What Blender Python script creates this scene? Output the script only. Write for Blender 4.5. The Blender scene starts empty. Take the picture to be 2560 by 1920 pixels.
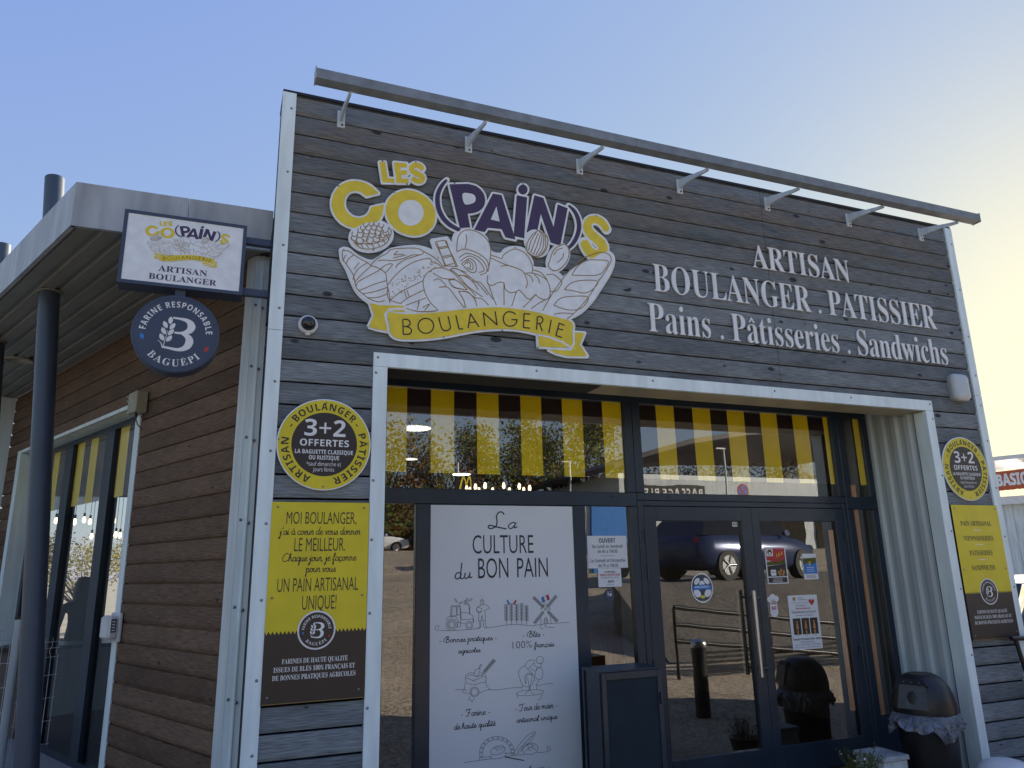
import bpy, math, random
from mathutils import Vector, Matrix
from mathutils.geometry import delaunay_2d_cdt, tessellate_polygon
random.seed(7)
S = bpy.context.scene
COL = S.collection
R = math.radians

# ------------------------------------------------------------------ camera
CAM = Vector((-0.2105, -4.7891, 1.7477))
YAW, PITCH, ROLL, FPX = 0.3804, 0.2482, -0.0212, 1828.57
_f = Vector((math.sin(YAW) * math.cos(PITCH), math.cos(YAW) * math.cos(PITCH), math.sin(PITCH)))
_r = Vector((math.cos(YAW), -math.sin(YAW), 0))
_u = _r.cross(_f)
RT = math.cos(ROLL) * _r + math.sin(ROLL) * _u
UP = -math.sin(ROLL) * _r + math.cos(ROLL) * _u
FW = _f
cd = bpy.data.cameras.new('camera')
cam = bpy.data.objects.new('camera', cd)
COL.objects.link(cam)
cd.sensor_width = 36.0
cd.lens = FPX / 2560 * 36.0
cd.clip_start, cd.clip_end = 0.05, 2000
cam.matrix_world = Matrix(((RT.x, UP.x, -FW.x, CAM.x), (RT.y, UP.y, -FW.y, CAM.y), (RT.z, UP.z, -FW.z, CAM.z), (0, 0, 0, 1)))
S.camera = cam

# ------------------------------------------------------------------ light
SUN_AZ, SUN_EL = 61.5, 18.0            # azimuth clockwise from +Y (into the shop)
S.view_settings.view_transform = 'Standard'
S.view_settings.look = 'None'
S.view_settings.gamma = 1.0
S.view_settings.exposure = 1.45
W = bpy.data.worlds.new('World')
S.world = W
W.use_nodes = True
nt = W.node_tree
bg = nt.nodes['Background']
sky = nt.nodes.new('ShaderNodeTexSky')
sky.sky_type = 'NISHITA'
sky.sun_disc = False
sky.sun_elevation = R(SUN_EL)
sky.sun_rotation = R(SUN_AZ)
sky.air_density = 1.0
sky.dust_density = 0.3
sky.ozone_density = 4.0
# the sky's own colours, each channel with its own response (hazy blue to cream round the sun)
sp = nt.nodes.new('ShaderNodeSeparateColor')
tn = nt.nodes.new('ShaderNodeCombineColor')
nt.links.new(sky.outputs[0], sp.inputs[0])
for i, (g_, k_) in enumerate(((0.53, 1.15), (0.46, 1.20), (0.0, 2.55))):
    pw = nt.nodes.new('ShaderNodeMath')
    pw.operation = 'POWER'
    pw.inputs[1].default_value = g_
    mu = nt.nodes.new('ShaderNodeMath')
    mu.operation = 'MULTIPLY'
    mu.inputs[1].default_value = k_
    nt.links.new(sp.outputs[i], pw.inputs[0])
    nt.links.new(pw.outputs[0], mu.inputs[0])
    nt.links.new(mu.outputs[0], tn.inputs[i])
nt.links.new(tn.outputs[0], bg.inputs[0])
bg.inputs[1].default_value = 0.11
sl = bpy.data.lights.new('sun', 'SUN')
sl.energy = 5.0
sl.angle = R(0.5)
sl.color = (1.0, 0.90, 0.76)
so = bpy.data.objects.new('sun', sl)
COL.objects.link(so)
SD = Vector((math.sin(R(SUN_AZ)) * math.cos(R(SUN_EL)), math.cos(R(SUN_AZ)) * math.cos(R(SUN_EL)), math.sin(R(SUN_EL))))
so.rotation_euler = SD.to_track_quat('Z', 'Y').to_euler()
S.cycles.max_bounces = 8
S.cycles.transparent_max_bounces = 12
S.cycles.caustics_reflective = False
S.cycles.caustics_refractive = False
S.cycles.use_denoising = True


# ------------------------------------------------------------------ pixel of the photo -> point of a real plane
def ray(px, py):
    return ((px - 1280) / FPX * RT - (py - 960) / FPX * UP + FW).normalized()


def P(px, py, y=0.0):
    d = ray(px, py)
    return CAM + d * ((y - CAM.y) / d.y)


def PZ(px, py, z):
    d = ray(px, py)
    return CAM + d * ((z - CAM.z) / d.z)


def UV(px, py, y=0.0):
    q = P(px, py, y)
    return (q.x, q.z)


# ------------------------------------------------------------------ materials
def newmat(name):
    m = bpy.data.materials.new(name)
    m.use_nodes = True
    return m, m.node_tree, m.node_tree.nodes['Principled BSDF']


def node(t, kind, **kw):
    n = t.nodes.new(kind)
    for k, v in kw.items():
        if k.startswith('i_'):
            n.inputs[int(k[2:])].default_value = v
        else:
            setattr(n, k, v)
    return n


def mat(name, c, rough=0.5, metal=0.0, var=0.06, vs=6.0, bump=0.0, bs=60.0, spec=0.5, streak=None):
    m, t, b = newmat(name)
    b.inputs['Roughness'].default_value = rough
    b.inputs['Metallic'].default_value = metal
    b.inputs['Specular IOR Level'].default_value = spec
    tc = node(t, 'ShaderNodeTexCoord')
    n = node(t, 'ShaderNodeTexNoise')
    n.inputs['Scale'].default_value = vs
    n.inputs['Detail'].default_value = 5
    if streak:
        mp = node(t, 'ShaderNodeMapping')
        mp.inputs['Scale'].default_value = streak
        t.links.new(tc.outputs['Object'], mp.inputs[0])
        t.links.new(mp.outputs[0], n.inputs['Vector'])
    else:
        t.links.new(tc.outputs['Object'], n.inputs['Vector'])
    r = node(t, 'ShaderNodeValToRGB')
    r.color_ramp.elements[0].position = 0.3
    r.color_ramp.elements[1].position = 0.7
    r.color_ramp.elements[0].color = tuple(max(0, x * (1 - var * 2.2)) for x in c[:3]) + (1,)
    r.color_ramp.elements[1].color = tuple(min(1, x * (1 + var)) for x in c[:3]) + (1,)
    t.links.new(n.outputs[0], r.inputs[0])
    t.links.new(r.outputs[0], b.inputs['Base Color'])
    if bump:
        n2 = node(t, 'ShaderNodeTexNoise')
        n2.inputs['Scale'].default_value = bs
        n2.inputs['Detail'].default_value = 4
        t.links.new(tc.outputs['Object'], n2.inputs['Vector'])
        bp = node(t, 'ShaderNodeBump')
        bp.inputs['Strength'].default_value = bump
        bp.inputs['Distance'].default_value = 0.01
        t.links.new(n2.outputs[0], bp.inputs['Height'])
        t.links.new(bp.outputs[0], b.inputs['Normal'])
    return m


def emit(name, c, s):
    m, t, b = newmat(name)
    b.inputs['Base Color'].default_value = (*c, 1)
    b.inputs['Emission Color'].default_value = (*c, 1)
    b.inputs['Emission Strength'].default_value = s
    return m


def glass(name, tint=(0.70, 0.74, 0.74), ior=3.0):
    m, t, b = newmat(name)
    t.nodes.remove(b)
    out = t.nodes['Material Output']
    tr = node(t, 'ShaderNodeBsdfTransparent')
    tr.inputs[0].default_value = (*tint, 1)
    gl = node(t, 'ShaderNodeBsdfGlossy')
    gl.inputs['Roughness'].default_value = 0.0
    tc = node(t, 'ShaderNodeTexCoord')
    n = node(t, 'ShaderNodeTexNoise')
    n.inputs['Scale'].default_value = 2.2
    t.links.new(tc.outputs['Object'], n.inputs['Vector'])
    bp = node(t, 'ShaderNodeBump')
    bp.inputs['Strength'].default_value = 0.012
    bp.inputs['Distance'].default_value = 0.05
    t.links.new(n.outputs[0], bp.inputs['Height'])
    t.links.new(bp.outputs[0], gl.inputs['Normal'])
    fr = node(t, 'ShaderNodeFresnel')
    fr.inputs[0].default_value = ior
    mx = node(t, 'ShaderNodeMixShader')
    t.links.new(fr.outputs[0], mx.inputs[0])
    t.links.new(tr.outputs[0], mx.inputs[1])
    t.links.new(gl.outputs[0], mx.inputs[2])
    t.links.new(mx.outputs[0], out.inputs[0])
    return m


def wood(name, along, pitch, z0, cols, knots=1.0, warm=None):
    """weathered boards: grain along a horizontal direction, a tone per board, knots and nail holes"""
    m, t, b = newmat(name)
    L = t.links.new
    tc = node(t, 'ShaderNodeTexCoord')
    dot = node(t, 'ShaderNodeVectorMath', operation='DOT_PRODUCT')
    dot.inputs[1].default_value = along
    L(tc.outputs['Object'], dot.inputs[0])
    sep = node(t, 'ShaderNodeSeparateXYZ')
    L(tc.outputs['Object'], sep.inputs[0])
    ma = node(t, 'ShaderNodeMath', operation='SUBTRACT', i_1=z0)
    L(sep.outputs[2], ma.inputs[0])
    md = node(t, 'ShaderNodeMath', operation='DIVIDE', i_1=pitch)
    L(ma.outputs[0], md.inputs[0])
    fl = node(t, 'ShaderNodeMath', operation='FLOOR')
    L(md.outputs[0], fl.inputs[0])
    wn = node(t, 'ShaderNodeTexWhiteNoise', noise_dimensions='1D')
    L(fl.outputs[0], wn.inputs['W'])
    off = node(t, 'ShaderNodeMath', operation='MULTIPLY', i_1=37.0)
    L(wn.outputs[0], off.inputs[0])
    ax = node(t, 'ShaderNodeMath', operation='ADD')
    L(dot.outputs['Value'], ax.inputs[0])
    L(off.outputs[0], ax.inputs[1])
    cmb = node(t, 'ShaderNodeCombineXYZ')
    L(ax.outputs[0], cmb.inputs[0])
    L(sep.outputs[2], cmb.inputs[2])

    def noise(scale, det, sc, dist=0.0):
        mp = node(t, 'ShaderNodeMapping')
        mp.inputs['Scale'].default_value = sc
        L(cmb.outputs[0], mp.inputs[0])
        n = node(t, 'ShaderNodeTexNoise')
        n.inputs['Scale'].default_value = scale
        n.inputs['Detail'].default_value = det
        n.inputs['Distortion'].default_value = dist
        L(mp.outputs[0], n.inputs['Vector'])
        return n
    fine = noise(9, 8, (0.9, 1, 21.0), 0.3)
    big = noise(2.2, 6, (1.0, 1, 3.6))
    tone = node(t, 'ShaderNodeMath', operation='MULTIPLY_ADD', i_1=0.42)
    L(wn.outputs[0], tone.inputs[0])
    m2 = node(t, 'ShaderNodeMath', operation='MULTIPLY', i_1=0.75)
    L(big.outputs[0], m2.inputs[0])
    L(m2.outputs[0], tone.inputs[2])
    ramp = node(t, 'ShaderNodeValToRGB')
    cr = ramp.color_ramp
    cr.elements[0].position, cr.elements[1].position = 0.25, 0.85
    cr.elements[0].color, cr.elements[1].color = (*cols[0], 1), (*cols[2], 1)
    e = cr.elements.new(0.55)
    e.color = (*cols[1], 1)
    L(tone.outputs[0], ramp.inputs[0])
    gr = node(t, 'ShaderNodeMapRange')
    gr.inputs[1].default_value, gr.inputs[2].default_value = 0.36, 0.66
    gr.inputs[3].default_value, gr.inputs[4].default_value = 0.56, 1.26
    L(fine.outputs[0], gr.inputs[0])
    mul = node(t, 'ShaderNodeVectorMath', operation='SCALE')
    tint = ramp.outputs[0]
    if warm:                                          # sheltered boards near the top keep some of their brown
        hz = node(t, 'ShaderNodeMapRange')
        hz.inputs[1].default_value, hz.inputs[2].default_value = warm[1], warm[2]
        hz.inputs[3].default_value, hz.inputs[4].default_value = 0.06, 0.85
        L(sep.outputs[2], hz.inputs[0])
        hm = node(t, 'ShaderNodeMath', operation='MULTIPLY')
        hn = node(t, 'ShaderNodeMapRange')
        hn.inputs[1].default_value, hn.inputs[2].default_value = 0.35, 0.6
        wb = noise(1.1, 4, (1.0, 1, 5.0))
        L(wb.outputs[0], hn.inputs[0])
        L(hz.outputs[0], hm.inputs[0])
        L(hn.outputs[0], hm.inputs[1])
        wm = node(t, 'ShaderNodeMix', data_type='RGBA')
        L(hm.outputs[0], wm.inputs[0])
        L(ramp.outputs[0], wm.inputs[6])
        wm.inputs[7].default_value = (*warm[0], 1)
        tint = wm.outputs[2]
    L(tint, mul.inputs[0])
    L(gr.outputs[0], mul.inputs['Scale'])
    # knots
    mpk = node(t, 'ShaderNodeMapping')
    mpk.inputs['Scale'].default_value = (4.2, 1, 8.5)
    L(cmb.outputs[0], mpk.inputs[0])
    vo = node(t, 'ShaderNodeTexVoronoi')
    vo.inputs['Scale'].default_value = 1.0
    L(mpk.outputs[0], vo.inputs['Vector'])
    wk = node(t, 'ShaderNodeTexWhiteNoise', noise_dimensions='3D')
    L(vo.outputs['Position'], wk.inputs[0])
    th = node(t, 'ShaderNodeMapRange')
    th.inputs[1].default_value, th.inputs[2].default_value = 0.25, 1.0
    th.inputs[3].default_value, th.inputs[4].default_value = 0.0, 0.15 * knots
    L(wk.outputs[0], th.inputs[0])
    sb = node(t, 'ShaderNodeMath', operation='SUBTRACT')
    L(th.outputs[0], sb.inputs[0])
    L(vo.outputs['Distance'], sb.inputs[1])
    kk = node(t, 'ShaderNodeMapRange')
    kk.inputs[1].default_value, kk.inputs[2].default_value = -0.01, 0.05
    kk.inputs[3].default_value, kk.inputs[4].default_value = 0.0, 0.95
    L(sb.outputs[0], kk.inputs[0])
    mx = node(t, 'ShaderNodeMix', data_type='RGBA')
    L(kk.outputs[0], mx.inputs[0])
    L(mul.outputs[0], mx.inputs[6])
    mx.inputs[7].default_value = (*[c * 0.28 for c in cols[0]], 1)
    L(mx.outputs[2], b.inputs['Base Color'])
    b.inputs['Roughness'].default_value = 0.72
    b.inputs['Specular IOR Level'].default_value = 0.3
    bp = node(t, 'ShaderNodeBump')
    bp.inputs['Strength'].default_value = 0.5
    bp.inputs['Distance'].default_value = 0.004
    L(fine.outputs[0], bp.inputs['Height'])
    L(bp.outputs[0], b.inputs['Normal'])
    return m


def speckle(name, c0, c1, sc=55.0, rough=0.9):
    m, t, b = newmat(name)
    L = t.links.new
    tc = node(t, 'ShaderNodeTexCoord')
    vo = node(t, 'ShaderNodeTexVoronoi')
    vo.inputs['Scale'].default_value = sc
    L(tc.outputs['Object'], vo.inputs['Vector'])
    n = node(t, 'ShaderNodeTexNoise')
    n.inputs['Scale'].default_value = 0.6
    n.inputs['Detail'].default_value = 6
    L(tc.outputs['Object'], n.inputs['Vector'])
    wn = node(t, 'ShaderNodeTexWhiteNoise', noise_dimensions='3D')
    L(vo.outputs['Position'], wn.inputs[0])
    ad = node(t, 'ShaderNodeMath', operation='MULTIPLY_ADD', i_1=0.55)
    L(wn.outputs[0], ad.inputs[0])
    mm = node(t, 'ShaderNodeMath', operation='MULTIPLY', i_1=0.6)
    L(n.outputs[0], mm.inputs[0])
    L(mm.outputs[0], ad.inputs[2])
    r = node(t, 'ShaderNodeValToRGB')
    r.color_ramp.elements[0].color = (*c0, 1)
    r.color_ramp.elements[1].color = (*c1, 1)
    r.color_ramp.elements[0].position = 0.2
    r.color_ramp.elements[1].position = 0.85
    L(ad.outputs[0], r.inputs[0])
    L(r.outputs[0], b.inputs['Base Color'])
    b.inputs['Roughness'].default_value = rough
    return m


DW = Vector((math.cos(R(115.5)), math.sin(R(115.5)), 0))     # along the wing wall, away from the camera
NW = Vector((math.sin(R(115.5)), -math.cos(R(115.5)), 0))    # into the wing
C0 = Vector((-0.03, 0.3, 0))
PITCHB, ZB0 = 0.1506, 4.917

M = dict(
    wood=wood('weathered grey larch', (1, 0, 0), PITCHB, ZB0, ((.086, .102, .116), (.168, .197, .222), (.258, .296, .326)), 1.4, ((.190, .168, .148), 3.9, 5.1)),
    wing=wood('brown stained larch', DW, 0.15, 0.35, ((.092, .055, .036), (.142, .088, .057), (.190, .122, .082)), 0.8),
    white=mat('white lacquered steel', (.76, .88, .91), .42, var=.07, vs=2.5, streak=(4, 4, .7)),
    zinc=mat('pale grey steel', (.60, .66, .68), .4, var=.1, vs=2.0, streak=(5, 5, .5)),
    anth=mat('anthracite lacquer', (.019, .031, .050), .3, var=.10, vs=4),
    dark=mat('dark void', (.012, .012, .013), .8),
    sidedark=mat('dark tar paper', (.012, .013, .02), .7),
    sign_w=mat('white composite panel', (.79, .84, .88), .45, var=.05, vs=14, bump=.03),
    sign_y=mat('yellow print', (.78, .61, .035), .45, var=.05, vs=14),
    lemon=mat('lemon yellow print', (.70, .58, .020), .4, var=.04, vs=5),
    brownp=mat('dark brown print', (.030, .020, .019), .4, var=.05),
    purple=mat('purple print', (.060, .035, .095), .4, var=.06),
    black=mat('black print', (.014, .012, .012), .5),
    gold=mat('brown line print', (.30, .185, .065), .5),
    ink=mat('blue black ink', (.022, .022, .040), .5),
    whitep=mat('white print', (.78, .79, .80), .5),
    letter=mat('white acrylic letter', (.80, .82, .85), .38, var=.04),
    navy=mat('navy print', (.040, .058, .105), .4),
    blue=mat('blue print', (.03, .20, .60), .4),
    red=mat('red print', (.45, .03, .03), .4),
    steel=mat('brushed steel', (.55, .56, .57), .28, 1.0, var=.06, vs=3),
    alu=mat('grey aluminium', (.42, .44, .45), .45, .25, var=.08, vs=3),
    alud=mat('dull aluminium rail', (.22, .25, .275), .5, .15, var=.12, vs=9),
    screw=mat('zinc screw', (.25, .27, .29), .35, .8),
    poster=mat('white laminated poster', (.70, .74, .78), .25, var=.02, vs=2),
    soffit=mat('brown grey soffit sheet', (.25, .25, .215), .5, var=.08, vs=1.5),
    fascia=mat('light fascia sheet', (.42, .455, .48), .5, var=.13, vs=3, streak=(3, 3, .5)),
    pole=mat('dark blue column paint', (.048, .066, .098), .4, var=.05),
    bin=mat('black bin plastic', (.012, .012, .014), .38, bump=.02),
    flap=mat('grey bin flap', (.07, .075, .085), .45, var=.1, vs=20),
    bag=mat('grey bin liner', (.15, .17, .205), .2, var=.2, vs=8),
    asphalt=speckle('sunlit asphalt', (.12, .10, .072), (.58, .48, .34), 30.0),
    shade_asphalt=speckle('shaded asphalt', (.05, .046, .042), (.20, .175, .14), 30.0),  # asphalt coloured darker, standing in for shadowed paving mirrored in the doors
    paving=speckle('concrete paving', (.22, .23, .24), (.33, .34, .35), 90),
    pane=glass('window glass'),
    film_y=mat('yellow window film', (.80, .60, .012), .5, var=.03),
    film_b=mat('brown window film', (.034, .021, .020), .5, var=.05),
    ribbed=mat('cool grey ribbed steel', (.50, .57, .60), .5, var=.08, vs=2, streak=(3, 3, .4)),
    strip_o=mat('orange wood tone strip', (.52, .22, .05), .5, var=.12, vs=3, streak=(9, 9, .6)),  # wood tone added on the pane, brighter than the unlit boards inside
    meshd=mat('dark perforated sheet', (.016, .028, .042), .65, spec=.2),
    pane2=glass('clear wing glass', (.80, .84, .84), 1.5),
    beige=mat('beige plastic', (.36, .33, .24), .45),
    white2=mat('white plastic', (.70, .71, .72), .35),
    lens=mat('frosted lamp lens', (.48, .53, .57), .3, var=.04),
    smoked=mat('smoked dome', (.006, .007, .012), .05, spec=.8),
    rubber=mat('black rubber', (.012, .012, .012), .7),
    inner=mat('shop plaster', (.16, .13, .11), .7),
    tile=mat('shop floor tile', (.06, .055, .05), .35),
    oak=mat('orange oak board', (.50, .22, .06), .45, var=.14, vs=3, streak=(9, 9, .6)),
    bulb=emit('warm bulb', (1, .74, .42), 2.2),
    lampdisc=emit('downlight disc', (1, .93, .80), 5.0),
    leaf1=mat('autumn leaf', (.34, .28, .05), .6, var=.5, vs=.9),
    leaf2=mat('green leaf', (.18, .21, .04), .6, var=.5, vs=.9),
    leaf3=mat('rust leaf', (.26, .13, .04), .6, var=.5, vs=.9),
    bark=mat('bark', (.06, .045, .035), .9),
)


for k_ in ('leaf1', 'leaf2', 'leaf3'):                # thin leaves let light through
    t_ = M[k_].node_tree
    b_ = t_.nodes['Principled BSDF']
    tl_ = t_.nodes.new('ShaderNodeBsdfTranslucent')
    mx_ = t_.nodes.new('ShaderNodeMixShader')
    mx_.inputs[0].default_value = 0.45
    t_.links.new(b_.inputs['Base Color'].links[0].from_socket, tl_.inputs[0])
    t_.links.new(b_.outputs[0], mx_.inputs[1])
    t_.links.new(tl_.outputs[0], mx_.inputs[2])
    t_.links.new(mx_.outputs[0], t_.nodes['Material Output'].inputs[0])
for k_ in ('film_y', 'film_b', 'strip_o'):                       # the film lies under the glass: a clear reflecting coat
    b_ = M[k_].node_tree.nodes['Principled BSDF']
    b_.inputs['Coat Weight'].default_value = 1.0
    b_.inputs['Coat Roughness'].default_value = 0.0
    b_.inputs['Coat IOR'].default_value = 3.3
    b_.inputs['Alpha'].default_value = 0.82 if k_ == 'film_b' else 1.0
    b_.inputs['Specular IOR Level'].default_value = 0.1


# ------------------------------------------------------------------ mesh builder
class MB:
    def __init__(self):
        self.v, self.f, self.mi, self.ms, self.sm = [], [], [], [], []

    def slot(self, m):
        m = M[m] if isinstance(m, str) else m
        if m not in self.ms:
            self.ms.append(m)
        return self.ms.index(m)

    def add(self, verts, faces, m, smooth=False):
        k, b = self.slot(m), len(self.v)
        self.v += [tuple(p) for p in verts]
        for f in faces:
            self.f.append(tuple(i + b for i in f))
            self.mi.append(k)
            self.sm.append(smooth)
        return self

    def box(self, x0, x1, y0, y1, z0, z1, m, bev=0.0):
        return self.obox(Vector((0, 0, 0)), Vector((1, 0, 0)), Vector((0, 1, 0)), (x0, x1), (y0, y1), (z0, z1), m, bev)

    def obox(self, o, U, V, u, v, z, m, bev=0.0):
        """box in the frame (U, V, up) at o"""
        Z = Vector((0, 0, 1))
        if bev <= 0:
            p = [o + U * a + V * b + Z * c for a in u for b in v for c in z]
            fs = [(0, 1, 3, 2), (4, 6, 7, 5), (0, 4, 5, 1), (2, 3, 7, 6), (0, 2, 6, 4), (1, 5, 7, 3)]
            if U.cross(V).z < 0:
                fs = [f[::-1] for f in fs]
            return self.add(p, fs, m)
        b = bev
        prof = [(u[0] + b, v[0]), (u[1] - b, v[0]), (u[1], v[0] + b), (u[1], v[1] - b), (u[1] - b, v[1]), (u[0] + b, v[1]), (u[0], v[1] - b), (u[0], v[0] + b)]
        rings = []
        for zz, k in ((z[0], b), (z[0] + b, 0), (z[1] - b, 0), (z[1], b)):
            cu, cv = (u[0] + u[1]) / 2, (v[0] + v[1]) / 2
            fu, fv = 1 - k / max(1e-6, (u[1] - u[0]) / 2), 1 - k / max(1e-6, abs(v[1] - v[0]) / 2)
            rings.append([o + U * (cu + (a - cu) * fu) + V * (cv + (c - cv) * fv) + Z * zz for a, c in prof])
        vs = [p for r_ in rings for p in r_]
        fs = []
        for i in range(3):
            for j in range(8):
                fs.append((i * 8 + j, i * 8 + (j + 1) % 8, i * 8 + 8 + (j + 1) % 8, i * 8 + 8 + j))
        fs.append(tuple(range(7, -1, -1)))
        fs.append(tuple(range(24, 32)))
        if U.cross(V).z < 0:
            fs = [f[::-1] for f in fs]
        return self.add(vs, fs, m)

    def tube(self, pts, r, m, n=12, caps=True, smooth=True):
        pts = [Vector(p) for p in pts]
        rs = r if isinstance(r, (list, tuple)) else [r] * len(pts)
        vs, fs = [], []
        for i, p in enumerate(pts):
            a = pts[max(0, i - 1)]
            c = pts[min(len(pts) - 1, i + 1)]
            d = (c - a).normalized()
            h = Vector((0, 0, 1)) if abs(d.z) < .9 else Vector((1, 0, 0))
            e1 = d.cross(h).normalized()
            e2 = d.cross(e1)
            for j in range(n):
                t = 2 * math.pi * j / n
                vs.append(p + (e1 * math.cos(t) + e2 * math.sin(t)) * rs[i])
        for i in range(len(pts) - 1):
            for j in range(n):
                fs.append((i * n + j, i * n + n + j, i * n + n + (j + 1) % n, i * n + (j + 1) % n))
        self.add(vs, fs, m, smooth)
        if caps:
            k = (len(pts) - 1) * n
            self.add(vs[:n], [tuple(range(n))], m)
            self.add(vs[k:], [tuple(range(n - 1, -1, -1))], m)
        return self

    def lathe(self, prof, c, m, n=32, axis='z', smooth=True, arc=(0, 2 * math.pi)):
        """prof = [(r, h)] turned about an axis through c ('z' up, 'y' towards the viewer = -y)"""
        vs, fs = [], []
        full = abs(arc[1] - arc[0] - 2 * math.pi) < 1e-6
        cnt = n if full else n + 1
        for r, h in prof:
            for j in range(cnt):
                t = arc[0] + (arc[1] - arc[0]) * j / n
                a, b = r * math.cos(t), r * math.sin(t)
                vs.append((c[0] + a, c[1] + b, c[2] + h) if axis == 'z' else (c[0] + a, c[1] - h, c[2] + b))
        for i in range(len(prof) - 1):
            for j in range(n if full else n):
                k = (j + 1) % cnt
                fs.append((i * cnt + j, i * cnt + k, (i + 1) * cnt + k, (i + 1) * cnt + j))
        return self.add(vs, fs, m, smooth)

    def sweep(self, prof, o, A, B, D, L0, L1, m, closed=False, smooth=False):
        """open or closed 2D profile (a along A, b along B) swept along D from L0 to L1 (numbers or functions of (a, b))"""
        vs, n = [], len(prof)
        for k in (0, 1):
            for a, b in prof:
                L = (L0, L1)[k]
                L = L(a, b) if callable(L) else L
                vs.append(o + A * a + B * b + D * L)
        fs = [(i, (i + 1) % n, n + (i + 1) % n, n + i) for i in range(n if closed else n - 1)]
        self.add(vs, fs, m, smooth)
        if closed:
            self.add(vs[:n], [tuple(range(n - 1, -1, -1))], m)
            self.add(vs[n:], [tuple(range(n))], m)
        return self

    def build(self, name, parent=None, bevel=0.0):
        me = bpy.data.meshes.new(name)
        me.from_pydata(self.v, [], self.f)
        for m in self.ms:
            me.materials.append(m)
        me.polygons.foreach_set('material_index', self.mi)
        me.polygons.foreach_set('use_smooth', self.sm)
        me.update()
        o = bpy.data.objects.new(name, me)
        COL.objects.link(o)
        if bevel:
            b = o.modifiers.new('bevel', 'BEVEL')
            b.width = bevel
            b.segments = 2
            b.limit_method = 'ANGLE'
        if parent is not None:
            o.parent = parent
            o.matrix_parent_inverse = Matrix.Translation(-parent.location) if parent.type == 'EMPTY' else Matrix()
        return o


def thing(name, label, cat, loc=(0, 0, 0), group=None):
    o = bpy.data.objects.new(name, None)
    o.empty_display_size = .1
    COL.objects.link(o)
    o.location = loc
    return tag(o, label, cat, group)


def tag(o, label, cat, group=None):
    o['label'] = label
    o['category'] = cat
    if group:
        o['group'] = group
    return o


def kind(o, k):
    o['kind'] = k
    return o


def dup(root, loc, label, rz=0.0):
    def cp(o, parent):
        c = o.copy()
        COL.objects.link(c)
        if parent is not None:
            c.parent = parent
            c.matrix_parent_inverse = o.matrix_parent_inverse.copy()
        for ch in [x for x in o.children]:
            cp(ch, c)
        return c
    c = cp(root, None)
    c.location = loc
    c.rotation_euler = (0, 0, rz)
    c['label'] = label
    return c


# ------------------------------------------------------------------ flat artwork: strokes, shapes and lettering
def ccw(p):
    a = sum(p[i][0] * p[(i + 1) % len(p)][1] - p[(i + 1) % len(p)][0] * p[i][1] for i in range(len(p)))
    return list(p) if a > 0 else list(p)[::-1]


def union(polys):
    ext = max(max(abs(x), abs(y)) for p in polys for x, y in p)
    q = 1000.0 / max(1e-9, ext)
    vs, fs = [], []
    for p in polys:
        p = ccw(p)
        b = len(vs)
        vs += [Vector((x * q, y * q)) for x, y in p]
        fs.append(list(range(b, b + len(p))))
    r = delaunay_2d_cdt(vs, [], fs, 0, 1e-4)
    tris = [f for f, o in zip(r[2], r[5]) if o]
    return [(v.x / q, v.y / q) for v in r[0]], tris


def ell(cx, cy, rx, ry, n=32, rot=0.0, a0=0.0, a1=360.0):
    c, s = math.cos(R(rot)), math.sin(R(rot))
    full = abs(a1 - a0 - 360) < 1e-6
    out = []
    for i in range(n if full else n + 1):
        t = R(a0 + (a1 - a0) * i / n)
        a, b = rx * math.cos(t), ry * math.sin(t)
        out.append((cx + a * c - b * s, cy + a * s + b * c))
    return out


def sm(pts, n=5, closed=False):
    """Catmull-Rom through the points"""
    m, out = len(pts), []
    for i in range(m if closed else m - 1):
        g = (lambda k: pts[k % m]) if closed else (lambda k: pts[min(max(k, 0), m - 1)])
        p0, p1, p2, p3 = g(i - 1), g(i), g(i + 1), g(i + 2)
        for j in range(n):
            t = j / n
            out.append(tuple(.5 * (2 * p1[k] + (p2[k] - p0[k]) * t + (2 * p0[k] - 5 * p1[k] + 4 * p2[k] - p3[k]) * t * t + (3 * p1[k] - p0[k] - 3 * p2[k] + p3[k]) * t ** 3) for k in (0, 1)))
    if not closed:
        out.append(tuple(pts[-1]))
    return out


def stroke(pts, w, closed=False, joint=6):
    """a line with round joints as a list of convex polygons; w is a width or one width per point"""
    n = len(pts)
    ws = [w] * n
    if isinstance(w, (list, tuple)):
        for i in range(n):
            q = i / (n - 1) * (len(w) - 1)
            k = min(int(q), len(w) - 2)
            ws[i] = w[k] + (w[k + 1] - w[k]) * (q - k)
    out = []
    for i in range(n if closed else n - 1):
        (x0, y0), (x1, y1) = pts[i], pts[(i + 1) % n]
        d = math.hypot(x1 - x0, y1 - y0)
        if d < 1e-9:
            continue
        nx, ny = -(y1 - y0) / d, (x1 - x0) / d
        a, b = ws[i] / 2, ws[(i + 1) % n] / 2
        out.append([(x0 + nx * a, y0 + ny * a), (x0 - nx * a, y0 - ny * a), (x1 - nx * b, y1 - ny * b), (x1 + nx * b, y1 + ny * b)])
    if joint:
        for i in range(0 if closed else 1, n if closed else n - 1):
            out.append(ell(pts[i][0], pts[i][1], ws[i] / 2, ws[i] / 2, joint))
    return out


SERIF, SANS, SANSB, SCRIPT = 0x1D400, 0x1D5A0, 0x1D5D4, 0x1D4D0
DIG = {SERIF: 0x1D7CE, SANS: 0x1D7E2, SANSB: 0x1D7EC, SCRIPT: 0x1D7CE}
ACC = {'É': ('E', 'a'), 'é': ('e', 'a'), 'è': ('e', 'g'), 'à': ('a', 'g'), 'Â': ('A', 'c'), 'â': ('a', 'c'), 'Ê': ('E', 'c'), 'ç': ('c', 'd'), 'Ç': ('C', 'd')}
_tc = {}


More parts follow.
